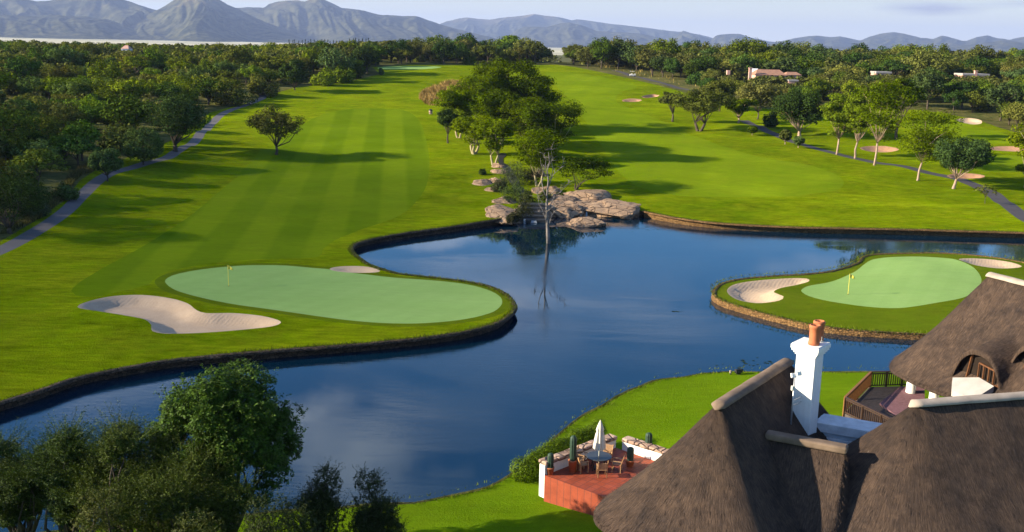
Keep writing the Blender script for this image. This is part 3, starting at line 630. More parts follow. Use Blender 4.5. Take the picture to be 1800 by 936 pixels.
# ------------------------------------------------------------------ mountains
def mountain(name, sil, Rc, wf, seed, label):
    """a massif: crest at distance Rc following the skyline seen from the valley, spurs running down both sides"""
    a_, e_ = [], []
    for px, py in sil:
        d = ray(px, py); a_.append(math.atan2(d[0], d[1])); e_.append(d[2] / math.hypot(d[0], d[1]))
    a_ = np.array(a_); e_ = np.array(e_)
    az_ = np.linspace(a_[0], a_[-1], int((a_[-1] - a_[0]) / R(.07)) + 2)
    el = np.interp(az_, a_, e_); k = np.hanning(5); k /= k.sum(); el = np.convolve(np.pad(el, 2, 'edge'), k, 'valid')
    s_ = az_ * Rc
    crest = np.maximum(CAM[2] + el * Rc, -3) + fbm(s_ / 90, s_ * 0, seed, 3) * 5
    edge = sstep(0, .03, az_ - az_[0]) * sstep(0, .03, az_[-1] - az_); crest = crest * edge - 4 * (1 - edge)
    t = np.concatenate([np.linspace(1, 0, 64)[:-1], np.linspace(0, -1, 20)])
    A, T = np.meshgrid(az_, t, indexing='ij'); S = A * Rc; Wd = Rc * wf * (1 + .3 * vn(S / (Rc * .05), S * 0, seed + 3))
    rr = Rc - T * Wd
    gull = fbm(S / (Rc * .022) + .8 * vn(T * 3, S / (Rc * .05), seed + 7), T * 1.3, seed + 5, 4)
    prof_ = np.where(T >= 0, (1 - T) ** 1.25, (1 + T) ** .8)
    mid = np.sin(np.pi * np.clip(np.abs(T), 0, 1))
    ridg = (1 - np.abs(gull) * 2.4)
    h_ = crest[:, None] * prof_ * (1 + .38 * mid * ridg) - crest[:, None] * .10 * mid + fbm(S / (Rc * .006), rr / (Rc * .006), seed + 9, 3) * 4 * (1 - prof_ * .6) * (crest[:, None] > 5)
    h_ = np.minimum(h_, CAM[2] + (crest[:, None] - CAM[2]) * rr / Rc * (1 - .02 * np.abs(T)) + 0) if True else h_
    h_ = np.where(np.abs(T) > .999, -6, h_)
    h_ = CAM[2] + (h_ - CAM[2]) * 1.0
    V = np.stack([np.sin(A) * rr, np.cos(A) * rr, h_], -1).reshape(-1, 3)
    n, m_ = len(az_), len(t); i, j = np.meshgrid(np.arange(n - 1), np.arange(m_ - 1), indexing='ij'); q = (i * m_ + j).ravel()
    F = np.stack([q, q + 1, q + m_ + 1, q + m_], 1)
    return tag(link(name, np_mesh(name, V, [F], [M['mount']])), label, kind='structure')
mountain('mountain', [(-330, 60), (-200, 30), (-100, 5), (0, -16), (30, -9), (48, 0), (65, 3), (85, 2), (110, -3), (150, -15), (190, -11), (219, 0), (245, 9), (268, 16), (300, 26), (350, 42), (420, 58), (520, 76)], 12540, .25, 11, 'hazy blue mountain at the left end of the range')
mountain('mountain', [(-330, 66), (-200, 50), (-50, 30), (0, 26), (40, 29), (90, 27), (150, 29), (195, 36), (240, 52), (320, 74)], 10640, .2, 21, 'low blue foothill before the leftmost mountain')
mountain('mountain', [(170, 72), (215, 46), (245, 33), (268, 22), (280, 16), (291, 10), (305, 0), (325, -9), (350, -11), (370, -6), (386, 0), (400, 9), (420, 17), (450, 32), (500, 52), (570, 74)], 11400, .24, 31, 'conical blue mountain, its top touching the upper edge')
mountain('mountain', [(360, 60), (380, 40), (400, 22), (412, 14), (440, 13), (465, 14), (472, 8), (490, 3), (505, 1), (522, 1), (535, 3), (548, -2), (556, -5), (565, -3), (575, 2), (600, 14), (620, 16), (640, 19), (665, 26), (690, 27), (710, 29), (730, 28), (745, 33), (770, 42), (800, 50), (840, 60), (880, 70), (920, 79), (960, 86)], 13300, .27, 41, 'blue mountain with a pointed summit and long right shoulder')
mountain('mountain', [(680, 84), (740, 56), (785, 38), (805, 33), (820, 31), (838, 33), (860, 35), (885, 31), (910, 29), (938, 25), (960, 28), (985, 31), (1005, 36), (1015, 34), (1045, 38), (1070, 42), (1100, 45), (1150, 51), (1180, 55), (1205, 57), (1235, 62), (1255, 68), (1300, 78), (1380, 95)], 20900, .22, 51, 'pale brown-topped mountain behind the central pass')
mountain('mountain', [(830, 92), (870, 82), (890, 68), (910, 51), (925, 47), (960, 48), (985, 42), (1000, 40), (1020, 44), (1050, 55), (1100, 57), (1130, 60), (1180, 72), (1240, 92)], 15770, .2, 61, 'blue rocky mountain with a cliff, above the far right fairway')
mountain('mountain', [(1140, 92), (1170, 75), (1190, 62), (1200, 54), (1215, 59), (1232, 63), (1250, 70), (1258, 63), (1275, 60), (1300, 60), (1320, 66), (1345, 72), (1365, 75), (1385, 70), (1400, 67), (1420, 64), (1440, 63), (1460, 66), (1478, 64), (1500, 69), (1512, 72), (1530, 64), (1550, 59), (1572, 57), (1590, 60), (1620, 67), (1640, 69), (1655, 63), (1668, 65), (1690, 72), (1700, 72), (1715, 66), (1735, 62), (1755, 68), (1775, 70), (1800, 65), (1850, 62), (1950, 75), (2120, 100)], 17480, .2, 71, 'long chain of rounded blue mountains on the right')
mountain('mountain', [(1280, 98), (1340, 88), (1400, 81), (1500, 82), (1600, 90), (1640, 86), (1700, 80), (1765, 71), (1800, 76), (1900, 85), (2050, 104)], 14060, .17, 81, 'low blue foothill in front of the right-hand chain')
# ------------------------------------------------------------------ haze: the air of the valley
hv = MB(); hv.box((0, 12000, 380), (60000, 34000, 776)); hz_m = bpy.data.materials.new('haze_air'); hz_m.use_nodes = True
t = hz_m.node_tree; t.nodes.clear(); o = N(t, 'ShaderNodeOutputMaterial'); v = N(t, 'ShaderNodeVolumePrincipled')
v.inputs['Color'].default_value = (.38, .50, .85, 1); v.inputs['Density'].default_value = 4.6e-5; v.inputs['Anisotropy'].default_value = .1
L(t, v.outputs[0], o.inputs['Volume']); ho = hv.build('haze', hz_m); tag(ho, 'thin blue haze over the valley', kind='stuff'); ho.display_type = 'WIRE'

# thin cloudbank added out of view, above the haze, to shade the left wood
def shade_cloud(name, tgt, rx, ry, rz_, alt, seed, label, thin):
    k = (alt) / SDIR[2]; c = np.array((tgt[0], tgt[1], 5)) + SDIR * k
    import bmesh as _b
    bm = _b.new(); _b.ops.create_icosphere(bm, subdivisions=6, radius=1); V = np.array([v.co[:] for v in bm.verts]); n = fbm(V[:, 0] * 1.8 + seed, V[:, 1] * 1.8 + V[:, 2] * 1.1, seed, 5)
    V = V * (1 + .45 * n)[:, None]; V[:, 2] = np.where(V[:, 2] < 0, V[:, 2] * .35, V[:, 2]); V = V * (rx, ry, rz_)
    for v, q in zip(bm.verts, V): v.co = q
    me = bpy.data.meshes.new(name); bm.to_mesh(me); bm.free(); me.polygons.foreach_set('use_smooth', np.ones(len(me.polygons), bool))
    m_ = bpy.data.materials.new('shade_cloud_vapour'); m_.use_nodes = True; t = m_.node_tree; t.nodes.clear(); o = N(t, 'ShaderNodeOutputMaterial'); d = N(t, 'ShaderNodeBsdfDiffuse'); d.inputs[0].default_value = (.9, .9, .92, 1); tr = N(t, 'ShaderNodeBsdfTransparent'); tr.inputs[0].default_value = (1, 1, 1, 1); mx = N(t, 'ShaderNodeMixShader'); mx.inputs[0].default_value = thin; L(t, tr.outputs[0], mx.inputs[1]); L(t, d.outputs[0], mx.inputs[2]); L(t, mx.outputs[0], o.inputs[0])
    me.materials.append(m_); ob = link(name, me); ob.location = c; tag(ob, label, kind='structure')
shade_cloud('shade_cloud', (-148, 96), 108, 125, 22, 900, 3, 'thin cloudbank added out of view to shade the left wood', .33)
# ------------------------------------------------------------------ clubhouse
club = empty('clubhouse', (26, 48, 2.6), 'white clubhouse under dark thatched roofs with a tall white chimney', 'building')
def v3(p, z): return np.array((p[0], p[1], z))
def thatch_roof(A, B, w, zr, ze, hips=(1., 1.), sq=2.3, label=None, seed=0, inset=.9, zf=2.3, wallm='white', sag=.05):
    A = np.asarray(A, float)[:2]; B = np.asarray(B, float)[:2]; ax = (B - A); Ln = np.linalg.norm(ax); ax /= Ln; nn = np.array((-ax[1], ax[0]))
    st_ = []
    m_ = max(2, int(Ln / .35))
    for i in range(m_): st_.append((A + ax * Ln * i / m_, nn * w))
    def hip(C, sgn, h_):
        for i in range(34):
            p = math.pi / 2 - math.pi * i / 34; p = p if sgn > 0 else p + math.pi
            c, s_ = math.cos(p), math.sin(p); k = (abs(c) ** sq + abs(s_) ** sq) ** (-1 / sq)
            st_.append((C, (ax * c * h_ + nn * s_) * k * w))
    hip(B, 1, hips[1])
    for i in range(m_): st_.append((B - ax * Ln * i / m_, -nn * w))
    hip(A, -1, hips[0])
    st_ = [(np.array(a), np.array(b)) for a, b in st_]; n = len(st_)
    rows = [(v, 0, 0) for v in np.linspace(.015, 1, 34)] + [(1.015, -.10, 1), (1.015, -.24, 1), (.985, -.36, 1), (.93, -.40, 1), (.72, -.1, 1)]
    V = []; U = []; per = np.cumsum([0] + [np.linalg.norm((st_[(i + 1) % n][0] + st_[(i + 1) % n][1] * .7) - (st_[i][0] + st_[i][1] * .7)) for i in range(n - 1)])
    for j, (v, dz, e) in enumerate(rows):
        for i, (c, o_) in enumerate(st_):
            vv = min(v, 1.0); z = zr - (zr - ze) * (vv + sag * math.sin(math.pi * vv) * 1.0) + (dz if e else 0)
            x, y = c + o_ * v
            if e and j == len(rows) - 1: z = zr - (zr - ze) * v - .5
            V.append((x, y, z)); U.append((per[i], v * math.hypot(w, zr - ze)))
    V = np.array(V); U = np.array(U)
    nv = fbm(U[:, 0] * .55, U[:, 1] * .35, seed, 3) * .09 + vn(U[:, 0] * 2.6, U[:, 1] * .5, seed + 4) * .035
    V[:, 2] += nv * np.clip(U[:, 1], 0, 1); 
    F = []
    for j in range(len(rows) - 1):
        k = np.arange(n); F.append(np.stack([j * n + k, (j + 1) * n + k, (j + 1) * n + (k + 1) % n, j * n + (k + 1) % n], 1))
    F = np.concatenate(F)
    me = np_mesh('thatched_roof', V - parent_org(club), [F[:, ::-1]], [M['thatch']], uv=U)
    o = link('thatched_roof', me, club); tag(o, label)
    # loose straw along the eaves and over the surface, part of the thatch
    rr = np.random.RandomState(seed + 1); nf = 2600; i = rr.randint(0, n, nf); vv = np.where(rr.rand(nf) < .45, rr.uniform(.97, 1.02, nf), rr.uniform(.05, 1, nf))
    C = np.array([a for a, b in st_]); O = np.array([b for a, b in st_]); f2 = rr.rand(nf)[:, None]; O2 = O[i] * (1 - f2) + O[(i + 1) % n] * f2; C2 = C[i] * (1 - f2) + C[(i + 1) % n] * f2
    od = O2 / (np.linalg.norm(O2, axis=1)[:, None] + 1e-9); base = C2 + O2 * vv[:, None]
    zb = zr - (zr - ze) * (np.minimum(vv, 1) + sag * np.sin(np.pi * np.minimum(vv, 1))) + .02
    ln = rr.uniform(.12, .34, nf); td = np.stack([-od[:, 1], od[:, 0]], 1); sl = (zr - ze) / w
    p0 = np.concatenate([base, zb[:, None]], 1); dirv = np.concatenate([od * .75 + td * rr.uniform(-.4, .4, nf)[:, None], (-sl * .55 + rr.uniform(-.1, .5, nf))[:, None]], 1)
    p1 = p0 + dirv * ln[:, None]; wv = np.concatenate([td * .014, np.zeros((nf, 1))], 1)
    sv_ = np.stack([p0 - wv, p0 + wv, p1 + wv * .4, p1 - wv * .4], 1).reshape(-1, 3)
    so_ = link('loose_straw', np_mesh('loose_straw', sv_ - parent_org(club), [np.arange(nf * 4).reshape(-1, 4)], [M['thatch']], uv=np.tile(np.array([(0, 0), (.02, 0), (.02, .3), (0, .3)]), (nf, 1)) + np.repeat(rr.rand(nf, 2) * 9, 4, 0)), o)
    so_['kind'] = 'stuff'
    # wall below
    poly = [tuple(c + o_ * max(0, 1 - inset / w)) for c, o_ in st_[::4]]
    wb = MB(); wb.prism(poly, zf, ze + .15); wb.build('outer_wall', M[wallm], club)
    return o, ax, nn, Ln
def ridge_cap(roof, A, B, z, r_, m_, drop=.32, label=None, seed=0, taper=0):
    """mortar ridge: a half-round bar with rounded ends lying on the thatch"""
    A = v3(A, z); B = v3(B, z); ax = (B - A); Ln = np.linalg.norm(ax); ax /= Ln; nn = np.array((-ax[1], ax[0], 0)); V = []; ns, k = int(Ln / .3) + 6, 14
    for i in range(ns):
        s_ = i / (ns - 1); q = abs(2 * s_ - 1); endd = min(s_, 1 - s_) * Ln
        rr = r_ * min(1, math.sqrt(max(.03, 1 - max(0, 1 - endd / (r_ * 1.1)) ** 2)))
        for j in range(k + 1):
            tt = math.pi * (1.12 * j / k - .06); wob_ = 1 + .05 * float(vn(np.array([s_ * Ln * 1.5 + j * .4]), np.array([j * .7]), seed)[0])
            V.append(A + ax * Ln * s_ + nn * math.cos(tt) * rr * 1.25 * wob_ + np.array((0, 0, math.sin(tt) * rr * .75 * wob_ - drop + (rr - r_) * .5)))
    F = [(i * (k + 1) + j, (i + 1) * (k + 1) + j, (i + 1) * (k + 1) + j + 1, i * (k + 1) + j + 1) for i in range(ns - 1) for j in range(k)]
    F += [tuple(range(k + 1)), tuple((ns - 1) * (k + 1) + j for j in range(k, -1, -1))]
    mb = MB(); mb.add(V, F); o = mb.build('ridge_cap', m_, roof, smooth=True)
    if label: o['label'] = label
    return o
# left wing
E_, F_ = P(1266, 706, 9.3), P(1384, 632, 9.3)
rf1, ax1, n1, L1 = thatch_roof(E_, F_, 4.7, 9.3, 3.9, hips=(1.05, .8), sq=3.6, label='dark thatched roof with a tan ridge, left of the chimney', seed=3)
e1 = v3(ax1, 0); ridge_cap(rf1, E_ - e1 * .45, F_ + e1 * .35, 9.42, .28, M['ridge_tan'], .28, seed=2)
# right wing nearest the camera
C_ = P(1612, 706, 9.3); D_ = P(1800, 692, 9.3); D2 = C_ + (D_ - C_) / np.linalg.norm(D_ - C_) * 15
rf2, ax2, n2, L2 = thatch_roof(C_, D2, 6.2, 9.3, 3.6, hips=(1.0, 1.0), sq=2.2, label='grey-brown thatched roof with a pale straight ridge', seed=13)
e2 = v3(ax2, 0); ridge_cap(rf2, C_ - e2 * .4, D2, 9.42, .26, M['ridge_pale'], .25, seed=5)
# rear wing with dormers
A3 = P(1741, 481, 11.8); q3 = A3 + np.array((.42, -.91, 0)); B3 = A3 + (q3 - A3) / np.linalg.norm(q3 - A3) * 11
W3, ZE3 = 5.4, 5.5
rf3, ax3, n3, L3 = thatch_roof(A3, B3, W3, 11.8, ZE3, hips=(.85, 1.0), sq=2.2, inset=3.6, label='brown thatched roof with arched dormers, behind the pale ridge', seed=23)
e3 = v3(ax3, 0); ridge_cap(rf3, A3 - e3 * .3, B3, 11.93, .28, M['ridge_pale'], .25, seed=8)
ns3 = n3 if (n3 @ np.array((-1., -.6))) > 0 else -n3          # the slope that looks at the lawn
def slope3(s_, v):
    xy = A3[:2] + ax3 * s_ + ns3 * W3 * v; return np.array((xy[0], xy[1], 11.8 - (11.8 - ZE3) * (v + .05 * math.sin(math.pi * min(v, 1)))))
def dormer(px, py, hw, hh, label):
    best = min(((s_, v) for s_ in np.arange(-1, 12, .15) for v in np.arange(.3, .98, .02)), key=lambda q: (lambda r_: (r_[0] - px) ** 2 + (r_[1] - py) ** 2)(proj(slope3(*q))))
    s0, v0 = best; zf_ = slope3(s0, v0)[2]; V = []; U = []; ns, nd = 41, 30
    for j in range(nd):
        dv = v0 - (j / (nd - 1)) * v0 * .93
        for i in range(ns):
            a_ = -2.1 * hw + 4.2 * hw * i / (ns - 1); b_ = slope3(s0 + a_, dv); q = abs(a_ / hw)
            hood = hh * (max(0, 1 - q ** 2.4) ** .6 if q < 1 else 0); fl = hh * .30 * math.exp(-((q - .9) / .5) ** 2) * (1 if q > .9 else 1)
            hz_ = zf_ + max(hood, 0) + (v0 - dv) * 1.1 + .15; k_ = .35
            d_ = hz_ - b_[2]; up_ = (d_ + math.sqrt(d_ * d_ + k_ * k_)) / 2
            if q >= 1: up_ *= math.exp(-((q - 1) / .28) ** 2)
            V.append(b_ + np.array((0, 0, max(up_, 0) - .12 * (1 - math.exp(-up_ * 4)) + (.0 if up_ > .05 else -.06) + .02))); U.append((s0 + a_, dv * 8.4))
    # thick lip turned down into the opening
    lip = []
    for i in range(ns):
        p = V[i] + v3(ns3, 0) * .12 - np.array((0, 0, .10)); lip.append(p)
    lip2 = []
    for i in range(ns):
        a_ = -2.1 * hw + 4.2 * hw * i / (ns - 1); p = V[i] + v3(ns3, 0) * .04 - np.array((0, 0, .34)); lip2.append(p)
    base = len(V); V = V + lip + lip2; U = U + [(u[0], u[1] + .2) for u in U[:ns]] + [(u[0], u[1] + .4) for u in U[:ns]]
    F = [(j * ns + i, j * ns + i + 1, (j + 1) * ns + i + 1, (j + 1) * ns + i) for j in range(nd - 1) for i in range(ns - 1)]
    F += [(base + i, base + i + 1, i + 1, i) for i in range(ns - 1)] + [(base + ns + i, base + ns + i + 1, base + i + 1, base + i) for i in range(ns - 1)]
    mb = MB(); mb.add(V, F, U); o = mb.build('dormer', M['thatch'], rf3, smooth=True, uv=True); o['label'] = label
    # dark sheet standing for the shade behind the arch, and the wooden window
    org = slope3(s0, v0); a3 = v3(ax3, 0); o3 = v3(ns3, 0); up3 = np.array((0, 0, 1.))
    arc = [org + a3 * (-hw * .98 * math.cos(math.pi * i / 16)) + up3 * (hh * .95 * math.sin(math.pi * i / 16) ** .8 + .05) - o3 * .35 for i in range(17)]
    mb = MB(); mb.add(arc + [p - o3 * .06 for p in arc], [tuple(range(17))]); mb.build('dormer_shade', M['dark'], rf3)
    wn = MB()
    for i in range(5): wn.beam(org + a3 * (-.1 + hw * .22 * i) - o3 * .2 + up3 * .1, org + a3 * (-.1 + hw * .22 * i) - o3 * .2 + up3 * (hh * .62 - .12 * i * .5), .07, .07)
    for z in (.12, .62): wn.beam(org + a3 * -.1 - o3 * .2 + up3 * hh * z, org + a3 * (hw * .85) - o3 * .2 + up3 * hh * (z - .1 * (z > .3)), .08, .08)
    wn.beam(org - a3 * hw * .55 - o3 * .2, org - a3 * hw * .4 - o3 * .2 + up3 * hh * .8, .1, .1)
    wn.build('window_frame', M['frame'], rf3)
    return org, a3, o3
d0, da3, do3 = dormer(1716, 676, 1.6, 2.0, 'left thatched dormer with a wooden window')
up3 = np.array((0, 0, 1.))
cn = MB(); q = [d0 - da3 * 1.35 + do3 * .35 + up3 * .02, d0 + da3 * .05 - do3 * .12 + up3 * .42, d0 + da3 * 1.25 + do3 * .05 + up3 * .30, d0 + da3 * 1.15 + do3 * 1.45 - up3 * .35, d0 - da3 * .5 + do3 * 1.3 - up3 * .35]
cn.add(q + [p - up3 * .35 for p in q], [(0, 1, 2, 3, 4), (9, 8, 7, 6, 5), (0, 4, 9, 5), (4, 3, 8, 9), (3, 2, 7, 8), (2, 1, 6, 7), (1, 0, 5, 6)])
o = cn.build('canopy_slab', M['offwhite'], rf3); o['label'] = 'white plastered slab below the dormer window'
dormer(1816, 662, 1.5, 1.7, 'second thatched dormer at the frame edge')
# low link between the wings with its ridge
K1, K2 = P(1354, 767, 7.3), P(1478, 790, 7.3); kx = (K2 - K1) / np.linalg.norm(K2 - K1)
rf4, *_ = thatch_roof(K1 - kx * 1.0, K2 + kx * .2, 3.0, 7.3, 4.3, hips=(.25, .25), label='low shaded thatched link roof in front of the chimney', seed=33, inset=.5)
mb = MB(); mb.beam(K1 - kx * .2 + up3 * .05, K2 + kx * .3 + up3 * .05, .62, .34); mb.build('ridge_cap', M['ridge_tan'], rf4, bevel=.09)
# columns of the rear veranda
for px, py in ((1600, 694), (1640, 712)):
    b_ = P(px, py, 3.4); mb = MB(); mb.lathe(b_, [(.36, 0), (.36, .12), (.30, .16), (.28, 1.2), (.27, 2.2), (.34, 2.25), (.34, 2.45)], 18); mb.build('column', M['white'], club, smooth=True)
# chimney
cc = PD(1424, 622, 47.0); yaw = math.atan2(cc[0], cc[1]); cr = -(yaw) + -R(23)
cxy = cc[:2]; ztop = cc[2]
mb = MB(); mb.box((cxy[0], cxy[1], (ztop + 4.6) / 2), (.98, .98, ztop - 4.6), cr); ch = mb.build('chimney', M['white'], club, bevel=.02)
mb = MB()
for w_, h_, z in ((1.10, .10, .05), (1.22, .10, .15), (1.36, .12, .26), (1.44, .20, .42), (1.36, .05, .545)): mb.box((cxy[0], cxy[1], ztop + z), (w_, w_, h_ + .004), cr)
mb.build('chimney_cap', M['white'], ch, bevel=.015)
for px, py, hh in ((1430.5, 606, 1.0), (1437.5, 599, 1.02)):
    b_ = P(px, py, ztop + .57); mb = MB()
    mb.lathe(b_, [(.27, 0), (.275, .12), (.25, .2), (.255, hh - .2), (.285, hh - .15), (.29, hh - .04), (.25, hh), (.21, hh), (.20, hh - .3)], 24); mb.build('chimney_pot', M['terracotta'], ch, smooth=True)
b_ = P(1444, 602, ztop + .57); mb = MB(); mb.tube([b_, b_ + (0, 0, .28)], .018); mb.box(b_ + (0, 0, .04), (.12, .12, .08)); mb.build('bracket', M['steel'], ch)
# white parapet slab behind the link
p1, p2 = P(1444, 744, 6.7), P(1560, 764, 6.7); px_ = (p2 - p1) / np.linalg.norm(p2 - p1); pn = np.array((-px_[1], px_[0], 0)); pr = math.atan2(px_[1], px_[0])
if pn[1] < 0: pn = -pn
pc = (p1 + p2) / 2 + pn * .75
mb = MB(); mb.box(pc + (0, 0, -.25), (4.4, 1.5, .5), pr); mb.box(pc - pn * .05 + (0, 0, -.62), (4.2, 1.2, .24), pr); mb.box(pc - pn * .02 + (0, 0, -2.6), (4.4, 1.36, 3.72), pr); mb.build('parapet', M['bluewhite'], club, bevel=.04)
pp = P(1496, 766, 6.2) - pn * .1; mb = MB(); mb.tube([pp, pp - (0, 0, 1.6)], .035); mb.box(pp + (0, 0, .05), (.28, .16, .22), pr); mb.build('downpipe', M['steel'], club)
# lamp pole beside the chimney
m0, m1 = PD(1391, 735, 46.0), PD(1394, 663, 46.0); m1 = np.array((m0[0], m0[1], m1[2]))
lp = empty('floodlight_pole', m0, 'thin grey pole with white floodlights beside the white chimney', 'lamp pole')
mb = MB(); mb.tube([m0 - (0, 0, 1.2), m1], .04, 8); mb.build('pole', M['steel'], lp, smooth=True)
cdir = v3(cxy, 0) - v3(m0, 0); 
mb = MB()
for f in (.30, .42): a_ = m0 + (m1 - m0) * f; mb.tube([a_, a_ + cdir * .75], .02, 6)
mb.build('bracket', M['steel'], lp)
mb = MB(); mb.box(m0 + (m1 - m0) * .74 + (-.06, -.06, 0), (.16, .12, .22), .3); mb.build('junction_box', M['canvas'], lp)
for dx, dz in ((-.10, .12), (.14, .22)):
    mb = MB(); mb.box(m1 + (dx, -.12, dz), (.26, .12, .22), .25, -.35); mb.box(m1 + (dx - .015, -.19, dz + .02), (.2, .02, .16), .25, -.35); mb.build('floodlight', M['white'], lp, bevel=.02)
mb = MB(); cb = m0 - (0, 0, .2); mb.tube([cb + (0, 0, .3), cb + (-.05, 0, -.1), cb + (.06, 0, -.35), cb + (0, 0, -.7)], .012, 5); mb.build('cable', M['black'], lp)
# ------------------------------------------------------------------ timber deck with railings
ZD = 3.4
dN, dF, dR, dQ = P(1483, 727, ZD), P(1528, 681, ZD), P(1612, 679, ZD), P(1580, 775, ZD)
dk = empty('timber_deck', ((dN + dF + dR + dQ) / 4 * (1, 1, 0) + (0, 0, 1.2)), 'dark timber deck with a slatted railing beside the lawn', 'deck')
mb = MB(); dax = (dR - dF) / np.linalg.norm(dR - dF)
poly = [dN, dF, dR, dQ]; mb.prism([p[:2] for p in poly], ZD - .2, ZD)
bl = M['deck']; mb.build('deck_floor', bl, dk)
bd = MB()                      # boards as relief on the floor
for i in range(46):
    f = (i + .5) / 46; a_ = dN + (dF - dN) * f; b2 = dQ + (dR - dQ) * f; bd.beam(a_ + (b2 - a_) * .01 + up3 * .012, b2 + up3 * .012, .135 * 1.0, .024)
bd.build('floor_boards', M['deck'], dk)
def railing(a_, b2, m_, seg):
    Ln = np.linalg.norm(b2 - a_); d = (b2 - a_) / Ln; rl = MB()
    rl.beam(a_ + up3 * 1.06, b2 + up3 * 1.06, .14, .06); rl.beam(a_ + up3 * .93, b2 + up3 * .93, .05, .08); rl.beam(a_ + up3 * .12, b2 + up3 * .12, .05, .08)
    n = int(Ln / .155)
    for i in range(1, n): q = a_ + d * Ln * i / n; rl.beam(q + up3 * .1, q + up3 * .95, .05, .07)
    rl.build('railing', m_, dk)
    for i in range(seg + 1):
        q = a_ + d * Ln * i / seg; pm = MB(); pm.beam(q - up3 * .4, q + up3 * 1.03, .12, .12); pm.build('post', m_, dk)
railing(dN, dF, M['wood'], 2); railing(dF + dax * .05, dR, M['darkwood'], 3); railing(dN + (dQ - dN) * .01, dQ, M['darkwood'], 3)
sk = MB()
for a_, b2 in ((dN, dF), (dF, dR), (dN, dQ)):
    for i in range(4): q = a_ + (b2 - a_) * (i + .3) / 4; sk.beam((q[0], q[1], .6), (q[0], q[1], ZD - .2), .2, .2)
    sk.beam(a_ - up3 * .35, b2 - up3 * .35, .08, .28)
sk.build('deck_frame', M['darkwood'], dk)
tp = [P(1546, 713, ZD), P(1582, 684, ZD), P(1625, 683, ZD), P(1625, 735, ZD), P(1575, 735, ZD)]
mb = MB(); mb.prism([p[:2] for p in tp], ZD + .03, ZD + .16); tag(mb.build('brick_platform', M['purple']), 'low purple brick platform on the deck by the white column', 'platform')
# ------------------------------------------------------------------ terrace
ZT = 2.1
tA, tB, tC = P(1083, 772, ZT + .55), P(972, 814, ZT + .55), P(1150, 794, ZT + .55)
for q in (tA, tB, tC): q[2] = ZT
tD = tB + (tB - tA) * .12; tE = tC + (tC - tA) * .9
fl = MB(); fl.prism([tD[:2], tA[:2], tE[:2], (tE + (tB - tA) * 1.1)[:2]][::-1], .4, ZT); tag(fl.build('terrace_floor', M['redfloor']), 'red tiled terrace floor by the thatched roof', kind='structure')
def low_wall(a_, b2, label, out):
    w_ = empty('terrace_wall', a_, label, 'wall', 'low white walls of the red terrace'); d = (b2 - a_); Ln = np.linalg.norm(d); d /= Ln; nn = np.array((-d[1], d[0], 0)) * out
    mb = MB(); mb.beam(a_ + nn * .2 + up3 * -.4 + d * .0, b2 + nn * .2 - up3 * .4, .4, 1.9); mb.build('wall_body', M['white'], w_)
    n = int(Ln / .85); rr = random.Random(3)
    for i in range(n):
        s0, s1 = Ln * i / n + .015, Ln * (i + 1) / n - .015; cp = MB(); j = rr.uniform(-.03, .03)
        cp.beam(a_ + d * s0 + nn * (.2 + j) + up3 * .66, a_ + d * s1 + nn * (.2 + j) + up3 * .66, .62 + rr.uniform(-.05, .05), .22); cp.build('coping_stone', M['coping'], w_, bevel=.06)
lw = np.cross(tD - tA, up3)
low_wall(tA, tD, 'low terrace wall with pink coping beside the clipped hedge', 1 if np.array((-(tD - tA)[1], (tD - tA)[0]))[0] < 0 else -1)
d_ = tE - tA; low_wall(tA + d_ / np.linalg.norm(d_) * .45, tE, 'low white terrace wall with pink coping in front of the spiky plant', 1 if np.array((-d_[1], d_[0]))[1] > 0 else -1)
# parasol, table, chairs
ub = P(1052, 824, ZT); pm_ = empty('parasol', ub, 'closed pale striped parasol standing through the round table', 'parasol')
mb = MB(); mb.tube([ub, ub + (0, 0, 2.75)], .03, 10); mb.build('pole', M['canvas'], pm_, smooth=True)
mb = MB(); prof_ = [(.30, 1.18), (.29, 1.35), (.25, 1.7), (.20, 2.05), (.16, 2.2), (.19, 2.3), (.13, 2.55), (.05, 2.78), (.02, 2.86)]; k = 40; V = []
for r_, z in prof_:
    for i in range(k): a_ = 2 * math.pi * i / k; f = 1 + .22 * math.cos(8 * a_) * min(1, r_ * 5); V.append(ub + (math.cos(a_) * r_ * f, math.sin(a_) * r_ * f, z + (.05 * math.cos(8 * a_) if z < 1.2 else 0)))
mb.add(V, [(j * k + i, j * k + (i + 1) % k, (j + 1) * k + (i + 1) % k, (j + 1) * k + i) for j in range(len(prof_) - 1) for i in range(k)]); mb.build('canopy', M['canvas'], pm_, smooth=True)
mb = MB(); mb.lathe(ub, [(.32, 0), (.32, .08), (.08, .1), (.06, .3)], 20); mb.build('base', M['black'], pm_)
tb = empty('round_table', ub + (.0, .0, 0), 'dark round table pierced by the closed parasol', 'table')
mb = MB(); mb.lathe(ub, [(.10, .70), (.68, .70), (.70, .72), (.70, .745), (.68, .76), (.05, .76)], 36); mb.build('tabletop', M['tabletop'], tb, smooth=False)
for i in range(4):
    a_ = R(45 + 90 * i); mb = MB(); mb.beam(ub + (math.cos(a_) * .5, math.sin(a_) * .5, 0), ub + (math.cos(a_) * .38, math.sin(a_) * .38, .70), .06, .06); mb.build('leg', M['darkwood'], tb)
